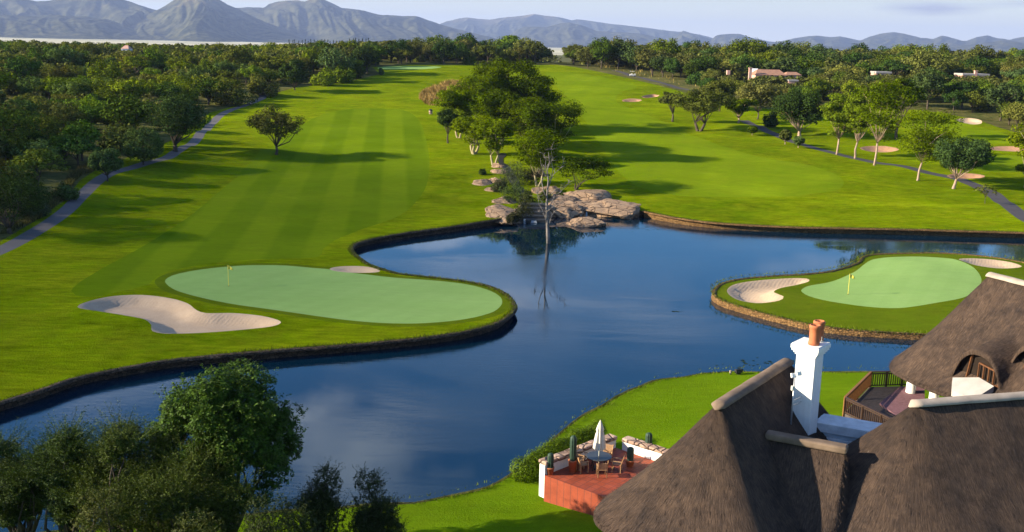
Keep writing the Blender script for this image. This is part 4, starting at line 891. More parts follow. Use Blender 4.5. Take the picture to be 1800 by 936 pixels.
def chair(loc, rz, label):
    c = bpy.data.objects.new('slatted_chair', None); COL.objects.link(c); c.location = tuple(loc); c.rotation_euler = (0, 0, rz)
    tag(c, label, 'chair', 'wooden chairs round the terrace table'); z0 = np.zeros(3)
    mb = MB()
    for i in range(7): mb.box((0, -.21 + .07 * i, .44), (.48, .055, .025))
    mb.build('seat', M['teak'], c, org=z0)
    mb = MB()
    for i in range(8): mb.beam((-.24, .26 + .018 * i, .52 + .055 * i), (.24, .26 + .018 * i, .52 + .055 * i), .02, .04)
    for s_ in (-.25, .25): mb.beam((s_, .23, .42), (s_, .41, .98), .045, .045)
    mb.build('backrest', M['teak'], c, org=z0)
    for sx in (-.24, .24):
        for sy in (-.22, .24): mb = MB(); mb.beam((sx, sy, 0), (sx, sy, .63 if sy < 0 else .44), .045, .045); mb.build('leg', M['teak'], c, org=z0)
        mb = MB(); mb.beam((sx, -.25, .65), (sx, .3, .65), .06, .03); mb.build('armrest', M['teak'], c, org=z0)
for a_, l in ((62, 'slatted wooden chair with its lit back to the white wall'), (150, 'shaded wooden chair between the table and the hedge wall'), (205, 'shaded wooden chair beside the tall columnar cactus'), (275, 'wooden chair on the near side of the round table'), (345, 'wooden chair on the open red floor side of the table')):
    r_ = R(a_); chair(ub + (math.cos(r_) * 1.02, math.sin(r_) * 1.02, 0), r_ - math.pi / 2, l)
chair(P(1024, 820, ZT) + (-.3, -.3, 0), 2.6, 'lit wooden chair apart from the table at the picture bottom')
# columnar cacti
def cactus(px, py, wpx, top, label):
    b_ = P(px, py, ZT); h_ = None
    d = math.hypot(b_[0], b_[1]); z1 = CAM[2] + ray(px, top)[2] / math.hypot(ray(px, top)[0], ray(px, top)[1]) * d; h_ = max(.7, z1 - ZT); r_ = wpx / 2 * np.linalg.norm(b_ - CAM) / FPX
    c = empty('columnar_cactus', b_, label, 'cactus', 'dark columnar cacti of the terrace'); k = 36; V = []; pf = [(.8, .25), (.95, .4), (1, .6), (1, .85), (.93, .93), (.7, .975), (.3, 1.0), (.05, 1.005)]
    for q, z in pf:
        for i in range(k): a_ = 2 * math.pi * i / k; f = 1 + .10 * math.cos(9 * a_); V.append(b_ + (math.cos(a_) * r_ * q * f, math.sin(a_) * r_ * q * f, z * h_))
    mb = MB(); mb.add(V, [(j * k + i, j * k + (i + 1) % k, (j + 1) * k + (i + 1) % k, (j + 1) * k + i) for j in range(len(pf) - 1) for i in range(k)] + [tuple(len(pf) * k - k + i for i in range(k))]); mb.build('stem', M['cactus'], c, smooth=True)
    mb = MB(); mb.lathe(b_, [(r_ * 1.0, 0), (r_ * 1.35, .3 * h_), (r_ * 1.45, .3 * h_), (r_ * 1.45, .33 * h_), (r_ * 1.1, .33 * h_)], 20); mb.build('pot', M['terracotta'], c, smooth=True)
cactus(1006, 830, 11, 766, 'tallest columnar cactus, beside the left terrace wall'); cactus(967, 834, 10, 797, 'small columnar cactus at the left end of the hedge')
cactus(1107, 820, 11, 786, 'columnar cactus on the red floor against the thatch edge'); cactus(1139, 800, 11, 761, 'columnar cactus before the white wall and the spiky plant')
# garden lamp boxes at the lawn edge
for px, py, s_, mm, l in ((1298, 657, (.55, .3, .3), 'black', 'black floodlight box on the water edge of the lawn'), (1284, 657.5, (.14, .14, .22), 'ridge_pale', 'tiny pale post beside the black floodlight box')):
    b_ = P(px, py, .5); e_ = empty('garden_floodlight' if mm == 'black' else 'marker_post', b_, l, 'lamp' if mm == 'black' else 'post'); mb = MB(); mb.box(b_ + (0, 0, s_[2] / 2 + .06), s_, .3, -.2); mb.build('housing' if mm == 'black' else 'post_body', M[mm], e_, bevel=.02)
    mb = MB(); mb.box(b_ + (0, 0, .02), (s_[0] * .5, s_[1] * .8, .16), .3); mb.build('foot', M['black'], e_)
# ------------------------------------------------------------------ flagsticks
def flag(p, label):
    f = empty('golf_flag', p, label, 'flag', 'yellow flags on the greens'); mb = MB(); mb.tube([p, p + (0, 0, 2.15)], .022, 6); mb.build('pole', M['flag'], f)
    V = []; n = 9
    for i in range(n):
        s_ = i / (n - 1); x = .50 * s_; y = .07 * math.sin(s_ * 6); dz = -.28 * s_ ** 1.4
        for t_ in (-1, 1): V += [p + (x, y + .006 * t_, 2.12 + dz), p + (x, y + .006 * t_, 1.74 + dz * .8 + .1 * s_)]
    F = []
    for i in range(n - 1): a_ = i * 4; F += [(a_, a_ + 1, a_ + 5, a_ + 4), (a_ + 2, a_ + 6, a_ + 7, a_ + 3), (a_, a_ + 4, a_ + 6, a_ + 2), (a_ + 1, a_ + 3, a_ + 7, a_ + 5)]
    mb = MB(); mb.add(V, F + [(0, 2, 3, 1), (4 * n - 4, 4 * n - 3, 4 * n - 1, 4 * n - 2)]); mb.build('flag_cloth', M['flag'], f, smooth=True)
    mb = MB(); mb.lathe(p + (0, 0, .006), [(.1, 0), (.1, .004), (.02, .005)], 14); mb.build('cup', M['dark'], f)
flag(onland(402, 503), 'yellow flag on the peninsula green above the forked bunker'); g2 = P(1491, 513, 1.2); flag(np.array((g2[0], g2[1], Hs(g2[0], g2[1]))), 'yellow flag on the island green')
# ------------------------------------------------------------------ plants
def sph(rs_, n):
    d = rs_.normal(size=(n, 3)); return d / np.linalg.norm(d, axis=1)[:, None]
def cards(C, Nn, T, ln, wd):
    """diamond leaf cards: centre, normal, long axis"""
    Nn = Nn / (np.linalg.norm(Nn, axis=1)[:, None] + 1e-9)
    T = T - Nn * np.sum(T * Nn, 1)[:, None]; T /= np.linalg.norm(T, axis=1)[:, None] + 1e-9; B = np.cross(Nn, T)
    ln = np.broadcast_to(ln, (len(C),))[:, None]; wd = np.broadcast_to(wd, (len(C),))[:, None]
    return np.stack([C - T * ln / 2, C + B * wd / 2 - T * ln * .05, C + T * ln / 2, C - B * wd / 2 - T * ln * .05], 1).reshape(-1, 3)
def clump_leaves(rs_, clumps, n, ln, wd, flat=0.0, up=.3, jit=.55, inner=.5):
    cs = np.array([c for c, r_ in clumps]); rd = np.array([r_ for c, r_ in clumps])
    wgt = (rd[:, 0] * rd[:, 1] + rd[:, 0] * rd[:, 2] + rd[:, 1] * rd[:, 2]); idx = rs_.choice(len(cs), n, p=wgt / wgt.sum())
    d = sph(rs_, n); lum = 1 + .22 * np.sin(d[:, 0] * 5 + idx) * np.cos(d[:, 1] * 6 + idx * 2.1)
    r_ = (inner + (1 - inner) * np.sqrt(rs_.rand(n))) * lum
    C = cs[idx] + d * rd[idx] * r_[:, None]
    Nn = d * (1 - flat) + rs_.normal(size=(n, 3)) * jit * .6 + np.array((0, 0, up + flat * 1.2))
    T = rs_.normal(size=(n, 3)); T[:, 2] *= .4
    return cards(C, Nn, T, ln * rs_.uniform(.7, 1.3, n), wd * rs_.uniform(.7, 1.3, n))
def limb(mb, a, b, r0_, r1_, rs_, bow=.15, k=6, seg=5):
    a = np.asarray(a, float); b = np.asarray(b, float); Ln = np.linalg.norm(b - a); t = np.linspace(0, 1, seg)[:, None]
    off = rs_.normal(size=3) * bow * Ln * .5; off[2] = abs(off[2]) * .6
    p = a + (b - a) * t + off * np.sin(np.pi * t) + rs_.normal(size=(seg, 3)) * Ln * .025 * np.sin(np.pi * t)
    mb.tube(p, r0_ + (r1_ - r0_) * t[:, 0], k)
def crown_clumps(kind, H_, W_, rs_, tf, lean=(0, 0)):
    """list of (centre, radii) of the leaf clumps"""
    cl = []; rx = W_ / 2; cz = H_ * (tf + (1 - tf) * .5); rz = H_ * (1 - tf) * .5
    if kind == 'round':
        for i in range(44):
            d = sph(rs_, 1)[0]; d[2] = d[2] * .9 + .1; k = rs_.uniform(.45, .82); r_ = rx * rs_.uniform(.22, .36)
            cl.append((np.array((d[0] * rx * k, d[1] * rx * k, cz + d[2] * rz * k)), np.array((r_, r_, r_ * .8))))
    elif kind == 'ball':
        cl.append((np.array((0, 0, cz)), np.array((rx * .8, rx * .8, rz * .85))))
        for i in range(50):
            d = sph(rs_, 1)[0]; r_ = rx * rs_.uniform(.16, .26); cl.append((np.array((d[0] * rx * .78, d[1] * rx * .78, cz + d[2] * rz * .8)), np.array((r_, r_, r_))))
    elif kind == 'savanna':
        for i in range(30):
            d = sph(rs_, 1)[0]; d[2] = d[2] * .8 + .15; k = rs_.uniform(.35, .88); r_ = rx * rs_.uniform(.16, .30); sx = 1 + .25 * math.sin(i * 1.7)
            cl.append((np.array((d[0] * rx * k * sx, d[1] * rx * k, cz + d[2] * rz * k)), np.array((r_ * 1.15, r_ * 1.15, r_ * .7))))
    elif kind == 'fever':
        for i in range(46):
            h_ = rs_.beta(1.7, 1.25); a_ = rs_.uniform(0, 6.283); prof_ = (.38 + .75 * h_) * (1 if h_ < .68 else math.sqrt(max(0.05, 1 - ((h_ - .68) / .36) ** 2)))
            k = math.sqrt(rs_.uniform(.05, 1)) * prof_ * .86; r_ = rx * rs_.uniform(.24, .40)
            cl.append((np.array((math.cos(a_) * rx * k, math.sin(a_) * rx * k, H_ * (tf + (1 - tf) * h_ * .96))), np.array((r_, r_, r_ * rs_.uniform(.36, .55)))))
    elif kind == 'umbrella':
        for i in range(34):
            a_ = rs_.uniform(0, 6.283); k = math.sqrt(rs_.uniform(.0, 1)) * .84; r_ = rx * rs_.uniform(.18, .30)
            cl.append((np.array((math.cos(a_) * rx * k, math.sin(a_) * rx * k, H_ * (.95 - .38 * k * k - rs_.uniform(0, .2)))), np.array((r_, r_, r_ * .4))))
    elif kind == 'bush':
        for i in range(20):
            d = sph(rs_, 1)[0]; d[2] = abs(d[2]); k = rs_.uniform(.3, .8); r_ = rx * rs_.uniform(.25, .42)
            cl.append((np.array((d[0] * rx * k, d[1] * rx * k, H_ * .12 + d[2] * H_ * .72 * k)), np.array((r_, r_, min(r_, H_ * .4) * .9))))
    return [(c + np.array((lean[0] * c[2] / H_, lean[1] * c[2] / H_, 0)), r_) for c, r_ in cl]
def plant(name, loc, kind, H_, W_, seed, color, label, cat='tree', group=None, leaf=.3, n=5000, tf=.25, barkm='bark', lean=(0, 0), fork=.6, tr=None, asp=.5, leafm_='leaf', stems=1, inner=.5):
    rs_ = np.random.RandomState(seed); root = empty(name, loc, label, cat, group); z0 = np.zeros(3)
    cl = crown_clumps(kind, H_, W_, rs_, tf, lean); H_ = H_ * (1.35 if kind == 'bush' else 1); cl = [(c * (1, 1, 1.35), r_ * (1, 1, 1.2)) for c, r_ in cl] if kind == 'bush' else cl; tr = tr or max(.09, H_ * .024)
    mb = MB(); fk = H_ * tf * fork if kind != 'bush' else .15
    st_ = []
    for s_ in range(stems):
        o_ = np.array((0, 0, 0.)) if stems == 1 else np.array((math.cos(s_ * 2.4), math.sin(s_ * 2.4), 0)) * tr * 1.2
        f_ = np.array((lean[0] * fk / H_ * 1.2, lean[1] * fk / H_ * 1.2, fk)) + (o_ * 3 if stems > 1 else 0)
        p_ = [o_ * .6 + (0, 0, -.25), o_ + (f_ - o_) * .12, o_ + (f_ - o_) * .55 + rs_.normal(size=3) * tr * .4, f_]
        mb.tube(p_, [tr * 1.5, tr * 1.05, tr * .9, tr * .8], 9); st_.append(f_)
    order = sorted(range(len(cl)), key=lambda i: rs_.rand())[:16 if kind != 'bush' else 5]
    for i in order:
        f_ = st_[i % len(st_)]; c = cl[i][0] - (0, 0, cl[i][1][2] * .5); limb(mb, f_, c, tr * rs_.uniform(.25, .42), tr * .07, rs_)
    mb.build('trunk', M[barkm], root, smooth=True, org=z0)
    V = clump_leaves(rs_, cl, n, leaf, leaf * asp, flat=.35 if kind in ('fever', 'umbrella') else 0, inner=inner)
    cr_ = link('crown', np_mesh('crown', V, [np.arange(len(V)).reshape(-1, 4)], [M[leafm_]], smooth=False), root); cr_.color = (*color, 1)
    return root
def at_px(px, py, top, wpx, z=None):
    """base point on the land, height and width in metres of what spans those pixels"""
    b_ = onland(px, py) if z is None else P(px, py, z)
    d = math.hypot(b_[0], b_[1]); q = ray(px, top); zt = CAM[2] + q[2] / math.hypot(q[0], q[1]) * d
    return b_, zt - b_[2], wpx * (np.asarray(b_) - CAM) @ FW / FPX
_sd = [100]
def hero(name, kind, px, py, top, wpx, color, label, cx=None, **kw):
    b_, H_, W_ = at_px(px, py, top, wpx); _sd[0] += 1; dist = np.linalg.norm(b_ - CAM)
    if cx is not None: kw['lean'] = ((cx - px) * dist / FPX, 0)
    kw.setdefault('leaf', max(.13, dist * .0021))
    return plant(name, b_, kind, H_, W_, kw.pop('seed', _sd[0]), color, label, **kw)
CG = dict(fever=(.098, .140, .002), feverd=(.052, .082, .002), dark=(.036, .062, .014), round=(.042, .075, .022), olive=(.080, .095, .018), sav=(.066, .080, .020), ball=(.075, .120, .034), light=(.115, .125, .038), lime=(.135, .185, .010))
# the copse in the middle of the course
fg = 'fever trees of the copse by the stream'
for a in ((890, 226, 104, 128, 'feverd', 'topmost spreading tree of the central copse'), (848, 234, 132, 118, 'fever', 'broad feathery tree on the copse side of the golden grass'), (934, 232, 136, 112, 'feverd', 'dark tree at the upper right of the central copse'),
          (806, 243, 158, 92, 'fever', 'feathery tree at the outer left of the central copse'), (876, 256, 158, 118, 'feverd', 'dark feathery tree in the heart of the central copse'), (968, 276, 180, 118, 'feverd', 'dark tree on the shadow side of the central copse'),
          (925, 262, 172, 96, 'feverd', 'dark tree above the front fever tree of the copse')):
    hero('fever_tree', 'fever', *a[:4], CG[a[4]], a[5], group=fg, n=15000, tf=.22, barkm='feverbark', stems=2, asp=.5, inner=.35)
hero('fever_tree', 'fever', 833, 271, 204, 82, CG['fever'], 'pale-trunked tree at the left foot of the copse, on open grass', group=fg, n=8000, tf=.36, barkm='feverbark', stems=3, asp=.5, tr=.26)
hero('fever_tree', 'fever', 868, 291, 210, 78, CG['fever'], 'pale twisted-trunk tree at the head of the stream stones', group=fg, n=8000, tf=.36, barkm='feverbark', stems=2, asp=.5, tr=.22)
hero('fever_tree', 'fever', 945, 328, 230, 100, CG['fever'], 'feathery tree right behind the bleached dead tree', group=fg, n=10000, tf=.32, barkm='feverbark', stems=2, asp=.45, tr=.2)
hero('thorn_tree', 'umbrella', 1012, 334, 274, 122, CG['feverd'], 'small flat-topped thorn tree above the big boulders', n=5000, tf=.3, asp=.5, stems=3, tr=.14, cx=1028)
hero('round_tree', 'round', 787, 252, 191, 44, CG['dark'], 'small dark round tree standing left of the copse', n=3800, tf=.42, tr=.2)
# left side
hero('round_tree', 'round', 308, 266, 160, 116, CG['round'], 'big dark round tree at the edge of the shaded wood', n=11000, tf=.16, tr=.45)
hero('clipped_tree', 'ball', 252, 290, 226, 80, CG['ball'], 'larger of two ball-shaped trees beside the pale path', n=7500, tf=.12, tr=.16)
hero('clipped_tree', 'ball', 189, 319, 262, 64, CG['ball'], 'smaller ball-shaped tree on a thin stem beside the pale path', n=6500, tf=.3, tr=.12)
hero('savanna_tree', 'savanna', 486, 272, 186, 104, CG['sav'], 'lone ragged olive tree on the left rough', n=6000, tf=.26, tr=.28)
hero('round_tree', 'round', 18, 411, 296, 150, CG['dark'], 'dark tree at the left frame edge above the pale path', n=9000, tf=.14, tr=.25, cx=14)
hero('bush', 'bush', 118, 352, 318, 46, CG['ball'], 'grey-green bush between the dark edge tree and the pale path', cat='bush', n=2600)
hero('bush', 'bush', 60, 382, 345, 60, (.075, .095, .05), 'silvery bush at the foot of the dark edge tree', cat='bush', n=2600)
hero('bush', 'bush', -6, 306, 272, 70, (.19, .15, .012), 'yellow-flowering bush at the left frame edge', cat='bush', n=2600)
hero('round_tree', 'round', 518, 158, 100, 56, CG['dark'], 'very dark tree at the corner where the pale path enters the wood', n=5000, tf=.08)
hero('round_tree', 'round', 641, 130, 76, 64, CG['dark'], 'dark tree at the right end of the left wood, by the far green', n=5000, tf=.1)
hero('bush', 'bush', 671, 132, 119, 13, CG['ball'], 'tiny round bush beside the dark tree near the far green', cat='bush', n=1200)
for k, (px, py, tp_, w_) in enumerate(((568, 150, 119, 56), (600, 146, 116, 52), (626, 138, 116, 40), (462, 168, 132, 66), (410, 186, 146, 80))):
    hero('bush', 'bush', px, py, tp_, w_, (CG['lime'] if k < 2 else CG['olive']), ('bright bush in the row before the dark tree', 'bright bush, middle of the row at the wood edge', 'olive bush at the foot of the dark tree by the far green', 'large olive bush at the bend of the pale path', 'brownish spreading bush where the pale path meets the wood')[k], cat='bush', n=3200, asp=.55)
# right side
hero('savanna_tree', 'savanna', 1182, 214, 158, 54, CG['sav'], 'leftmost olive tree on the right rough, with a bare pale trunk', n=4200, tf=.4, tr=.26, barkm='bark')
hero('savanna_tree', 'savanna', 1229, 231, 156, 108, CG['olive'], 'wide olive tree with a forked trunk on the right rough', n=7500, tf=.32, tr=.36, stems=2)
hero('round_tree', 'savanna', 1298, 217, 172, 56, CG['feverd'], 'green tree with a pale trunk at the end of the dark path', n=4200, tf=.34, tr=.26, barkm='pinkbark')
hero('round_tree', 'round', 1332, 210, 144, 84, CG['light'], 'pale olive round tree behind the end of the dark path', n=6500, tf=.3, tr=.2)
hero('round_tree', 'round', 1405, 239, 158, 98, CG['dark'], 'large dark tree with a pale foot beside the dark path', n=9500, tf=.16, tr=.4, barkm='pinkbark')
hero('round_tree', 'round', 1265, 196, 136, 60, CG['olive'], 'olive tree rising behind the forked-trunk tree', n=5000, tf=.2)
hero('bush', 'bush', 1357, 224, 198, 36, CG['dark'], 'dark bush leaning beside the large dark tree', cat='bush', n=2600)
for k, (px, py, tp_, w_, c) in enumerate(((1322, 238, 222, 19, 'feverd'), (1380, 254, 228, 23, 'sav'), (1403, 260, 240, 22, 'ball'))):
    hero('sapling', 'ball', px, py, tp_, w_, CG[c], ('tiny green sapling left of the dark path', 'tiny grey-olive sapling at the edge of the dark path', 'tiny round sapling just below the large dark tree')[k], n=1800, tf=.25, tr=.1, barkm='pinkbark')
fr = 'pale-trunked trees beside the dark path'
for k, (px, py, tp_, w_, c, l) in enumerate(((1471, 272, 164, 76, 'lime', 'first pale-trunked feathery tree of the row, next to the large dark tree'), (1503, 279, 168, 62, 'lime', 'slim pale-trunked tree, second of the row'), (1537, 291, 138, 106, 'fever', 'tallest pale-trunked tree of the row by the dark path'), (1613, 318, 194, 122, 'fever', 'pale-trunked tree with a low fork, fourth of the row'))):
    hero('fever_tree', 'fever', px, py, tp_, w_, CG[c], l, group=fr, n=9500, tf=.30, barkm='pinkbark', asp=.42, tr=.21, cx=px + (12 if k == 3 else 4), fork=.85)
hero('fever_tree', 'umbrella', 1575, 245, 132, 90, CG['feverd'], 'dark spreading tree behind the tallest pale-trunked tree', n=6500, tf=.3, asp=.5)
hero('leaning_tree', 'round', 1676, 332, 238, 102, CG['round'], 'dark tree on a pale leaning trunk before the reddish oval bunker', n=12000, tf=.3, tr=.27, barkm='pinkbark', cx=1690)
hero('fever_tree', 'fever', 1802, 330, 206, 84, CG['fever'], 'green tree cut by the right frame edge above the dark path', n=7000, tf=.2, asp=.5, barkm='feverbark')
hero('sapling', 'umbrella', 1731, 358, 322, 40, CG['olive'], 'thin staked sapling where the dark path bends', n=260, tf=.5, tr=.05)
# bushes and reeds along the stream
for k, (px, py, tp_, w_, c, l) in enumerate(((906, 325, 280, 66, (.062, .085, .045), 'grey-green bush over the upper stream'), (934, 322, 292, 54, (.06, .07, .03), 'olive bush beside the upper stream, right bank'), (905, 356, 314, 60, (.075, .11, .03), 'bright reedy bush in the middle of the stream'), (880, 338, 312, 40, (.06, .07, .035), 'small bush between the flat stream stones'),
        (848, 307, 298, 16, CG['dark'], 'tiny dark bush on the grass above the flat stones'), (918, 390, 346, 48, (.055, .06, .028), 'brownish reeds over the left cascade'), (900, 392, 370, 26, (.06, .06, .03), 'low reeds beside the round stone at the waterline'), (956, 352, 330, 30, (.065, .085, .02), 'green tuft behind the dead tree'), (985, 352, 338, 22, (.06, .075, .02), 'small green tuft at the top of the boulders'), (930, 362, 334, 44, (.05, .065, .02), 'dark tuft above the stepped cascade'))):
    hero('bush', 'bush', px, py, tp_, w_, c, l, cat='bush', n=1800, asp=.28)
o = link('edge_grass', np_mesh('edge_grass', EDGE_V, [np.arange(len(EDGE_V)).reshape(-1, 4)], [M['leaf']], smooth=False)); o.color = (.085, .115, .012, 1); tag(o, 'ragged grass along the tops of the pond walls', kind='stuff')
# ---- bleached dead tree standing in the water
dt_b = P(964.5, 428, 0); rs_ = np.random.RandomState(12); dt = empty('dead_tree', dt_b, 'bleached leafless dead tree standing in the pond', 'tree'); sc_ = (dt_b - CAM) @ FW / FPX
def dpt(px, py, dy=0): return PD(px, py, dt_b[1] + dy) - np.array(dt_b)
mb = MB()
main = [dpt(964.5, 432), dpt(963, 410), dpt(962, 385, .1), dpt(961, 360, .2), dpt(962, 340, .1), dpt(964, 318), dpt(962, 300), dpt(966, 285), dpt(964, 268)]
mb.tube(main, [.30, .24, .19, .15, .12, .10, .075, .05, .02], 9)
tw = []
def branch(p, r_, k=6): 
    mb.tube(p, np.linspace(r_ * .72, r_ * .14, len(p)), k); tw.append(p)
for p, r_ in (([(962, 392), (955, 372), (948, 360), (945, 345)], .13), ([(963, 380), (968, 360), (975, 345), (985, 338), (998, 325)], .12), ([(962, 350), (955, 335), (952, 318), (955, 300), (950, 285)], .12), ([(964, 330), (970, 312), (972, 296), (968, 282)], .11), ([(966, 345), (978, 332), (990, 330), (1000, 322)], .07), ([(962, 310), (958, 296), (960, 280), (956, 272)], .08), ([(963, 320), (975, 305), (985, 296), (990, 288)], .07), ([(962, 372), (974, 362), (986, 358), (996, 352)], .06), ([(961, 365), (950, 352), (944, 340)], .06), ([(962, 398), (958, 380), (951, 372), (946, 372)], .09), ([(966, 290), (971, 280), (969, 264)], .05), ([(964, 402), (968, 385), (974, 372), (973, 355), (980, 348)], .1)):
    branch([dpt(x, y, rs_.uniform(-.5, .5) * (i > 0)) for i, (x, y) in enumerate(p)], r_)
for p in list(tw):
    p = np.array(p)
    for i in range(9):
        a_ = p[rs_.randint(1, len(p))]; d = rs_.normal(size=3); d[2] = abs(d[2]) * .9; d /= np.linalg.norm(d); l_ = rs_.uniform(.4, 1.2)
        mb.tube([a_, a_ + d * l_ * .5 + rs_.normal(size=3) * .08, a_ + d * l_], [.028, .02, .01], 4)
mb.build('trunk', M['deadbark'], dt, smooth=True, org=np.zeros(3))
# dead twigs on the lone olive tree come with its crown; golden veld grass beside the copse
def tufts(name, poly_px, n, h_, color, label, seed, wd=.10, cat=None):
    rs_ = np.random.RandomState(seed); pl = crom(GL(poly_px), 1.5); lo, hi = pl.min(0), pl.max(0); q = rs_.uniform(lo, hi, (n * 3, 2)); q = q[inpoly(q[:, 0], q[:, 1], pl)][:n]
    z = H(q[:, 0], q[:, 1]); k = fbm(q[:, 0] / 4, q[:, 1] / 4, seed, 2); hh = h_ * rs_.uniform(.5, 1.2, len(q)) * (1 + .7 * k)
    b3 = np.concatenate([q, z[:, None]], 1); d = rs_.normal(size=(len(q), 3)) * .28; d[:, 2] = 1; tip = b3 + d * hh[:, None]; a_ = rs_.uniform(0, 6.28, len(q)); s_ = np.stack([np.cos(a_), np.sin(a_), a_ * 0], 1) * wd
    V = np.stack([b3 - s_, b3 + s_, tip + s_ * .2, tip - s_ * .2], 1).reshape(-1, 3)
    o = link(name, np_mesh(name, V, [np.arange(len(V)).reshape(-1, 4)], [M['leaf']], smooth=False)); o.color = (*color, 1); return tag(o, label, kind='stuff')
tufts('tall_grass', [(737, 168), (745, 158), (775, 149), (810, 144), (850, 146), (850, 165), (815, 178), (790, 184), (760, 186), (742, 178)], 9000, 1.0, (.24, .17, .07), 'golden tall grass beside the central copse', 5, .12)
tufts('tall_grass', [(1035, 112), (1080, 104), (1110, 104), (1150, 130), (1215, 150), (1280, 168), (1215, 155), (1160, 142), (1110, 130), (1070, 121)], 6000, .9, (.20, .17, .06), 'dry tall grass along the far path', 6, .16)
tufts('tall_grass', [(60, 372), (100, 335), (135, 300), (160, 290), (175, 296), (140, 312), (110, 352), (70, 385), (20, 408), (0, 412)], 9000, .7, (.12, .115, .045), 'pale tall grass between the shaded wood and the path', 7, .09)
# ------------------------------------------------------------------ the bushveld woods
def proto(kind, seed, H_, W_, n, leaf, tf, asp=.6):
    rs_ = np.random.RandomState(seed); cl = crown_clumps(kind, H_, W_, rs_, tf); mb = MB(); mb.tube([(0, 0, -.4), (0, 0, H_ * tf), (0, 0, H_ * .6)], [.22, .18, .06], 6)
    for i in range(5): limb(mb, (0, 0, H_ * tf * .8), cl[i][0], .1, .03, rs_, k=4, seg=3)
    tv = np.concatenate(mb.V); tq = np.array([f for f in mb.F if len(f) == 4]); LV = clump_leaves(rs_, cl, n, leaf, leaf * asp, flat=.3 if kind in ('fever', 'umbrella') else 0)
    V = np.concatenate([tv, LV]); F = np.concatenate([tq, np.arange(len(LV)).reshape(-1, 4) + len(tv)])
    return np_mesh('woodland_tree', V, [F], [M['bark'], M['leaf']], np.r_[np.zeros(len(tq)), np.ones(len(LV) // 4)], smooth=False), LV
PROT = [('round', 301, 7, 8.4), ('round', 302, 7, 9.2), ('savanna', 303, 7, 9.0), ('umbrella', 304, 6.6, 9.6), ('round', 305, 7.6, 7.4), ('savanna', 306, 6.4, 8.6), ('bush', 307, 4.2, 6.4), ('bush', 308, 3.6, 5.6)]
PM = [proto(k, s_, h_, w_, 3000 if k != 'bush' else 1900, .42, .2 if k != 'umbrella' else .32)[0] for k, s_, h_, w_ in PROT]
PL = [proto(k, s_, h_, w_, 520, 1.0, .2, .7)[1] for k, s_, h_, w_ in PROT]
# far houses first: the trees leave them in view
HOUSES = []
def house(px0, px1, eave, ridge, Y, depth, roofm, wallm, label, flat=False, chim=None, gable=True, hip=.3):
    a_, b2 = PD(px0, eave, Y), PD(px1, eave, Y); ze = a_[2]; zr = PD(px0, ridge, Y)[2]; w_ = b2[0] - a_[0]; cx_, cy2 = (a_[0] + b2[0]) / 2, Y + depth / 2; g0 = min(Hs(cx_, Y), ze - 2.4) - .3
    e = empty('house', (cx_, cy2, g0), label, 'house', 'houses among the trees'); HOUSES.append((px0, px1, eave, Y))
    mb = MB(); mb.box((cx_, cy2, (g0 + ze) / 2), (w_ * .94, depth * .94, ze - g0)); mb.build('wall', M[wallm], e)
    mb = MB()
    if flat: mb.box((cx_, cy2, (ze + zr) / 2), (w_, depth, max(.35, zr - ze)))
    else:
        i = w_ * hip / 2; V = [(a_[0], Y, ze), (b2[0], Y, ze), (b2[0], Y + depth, ze), (a_[0], Y + depth, ze), (a_[0] + i, cy2, zr), (b2[0] - i, cy2, zr)]
        mb.add(V, [(0, 1, 5, 4), (1, 2, 5), (2, 3, 4, 5), (3, 0, 4), (3, 2, 1, 0)])
    rf = mb.build('roof', M[roofm], e)
    if chim:
        for px, t_ in chim: q = PD(px, t_, Y - .2); mb = MB(); mb.box((q[0], Y + .4, (q[2] + ze - 2) / 2), (.9, .9, q[2] - ze + 2)); mb.box((q[0], Y + .4, q[2]), (1.1, 1.1, .2)); mb.build('chimney', M['redwall'], rf)
    for k in range(3): mb = MB(); mb.box((a_[0] + w_ * (.2 + .3 * k), Y + depth * .03 - .02, ze - 1.4), (1.1, .12, 1.3)); mb.build('window', M['glass'], e)
    return e
house(1328, 1384, 132, 122.5, 330, 9, 'pinkroof', 'redwall', 'largest house in the right wood, under a pinkish tiled roof', chim=((1320, 120),))
house(1382, 1410, 132, 127, 342, 7, 'pinkroof', 'redwall', 'low pink-roofed wing just right of the largest house', hip=.4)
house(1322, 1336, 129, 121, 352, 6, 'white', 'white', 'small white gabled house behind the largest house', hip=.1)
house(1386, 1404, 143, 140.5, 318, 5, 'offwhite', 'redwall', 'small white flat roof below the pink-roofed wing', flat=True)
house(1540, 1568, 129, 126, 350, 6, 'offwhite', 'redwall', 'white flat roof in the wood above the tallest pale-trunked tree', flat=True)
house(1692, 1740, 132.5, 129.5, 350, 7, 'offwhite', 'redwall', 'long white flat roof with a pink chimney in the far right wood', flat=True, chim=((1717, 125),))
house(1278, 1283.5, 131, 124, 345, 1.5, 'redwall', 'redwall', 'small pink chimney left of the largest house', flat=True)  # a chimney, drawn with the house builder
house(212, 226, 86, 80, 460, 5, 'redwall', 'white', 'small white house peeping out of the left wood', hip=.6)
rs_ = np.random.RandomState(77); cand = []
for Yc in np.arange(118, 625, 7.2):
    s_ = 7.6 if Yc < 330 else 9.0
    for Xc in np.arange(-.62 * Yc - 12, .62 * Yc + 12, s_):
        cand.append((Xc + rs_.uniform(-.42, .42) * s_, Yc + rs_.uniform(-.42, .42) * 7.2))
cand = np.array(cand)
out_ = ~inpoly(cand[:, 0], cand[:, 1], COURSE); cand = cand[out_]
dC = pdist(cand[:, 0], cand[:, 1], COURSE[::3] if len(COURSE) > 300 else COURSE); dP = np.minimum(pdist(cand[:, 0], cand[:, 1], PL_C[::2], False), np.minimum(pdist(cand[:, 0], cand[:, 1], PR_C[::2], False), pdist(cand[:, 0], cand[:, 1], PR2_C[::2], False)))
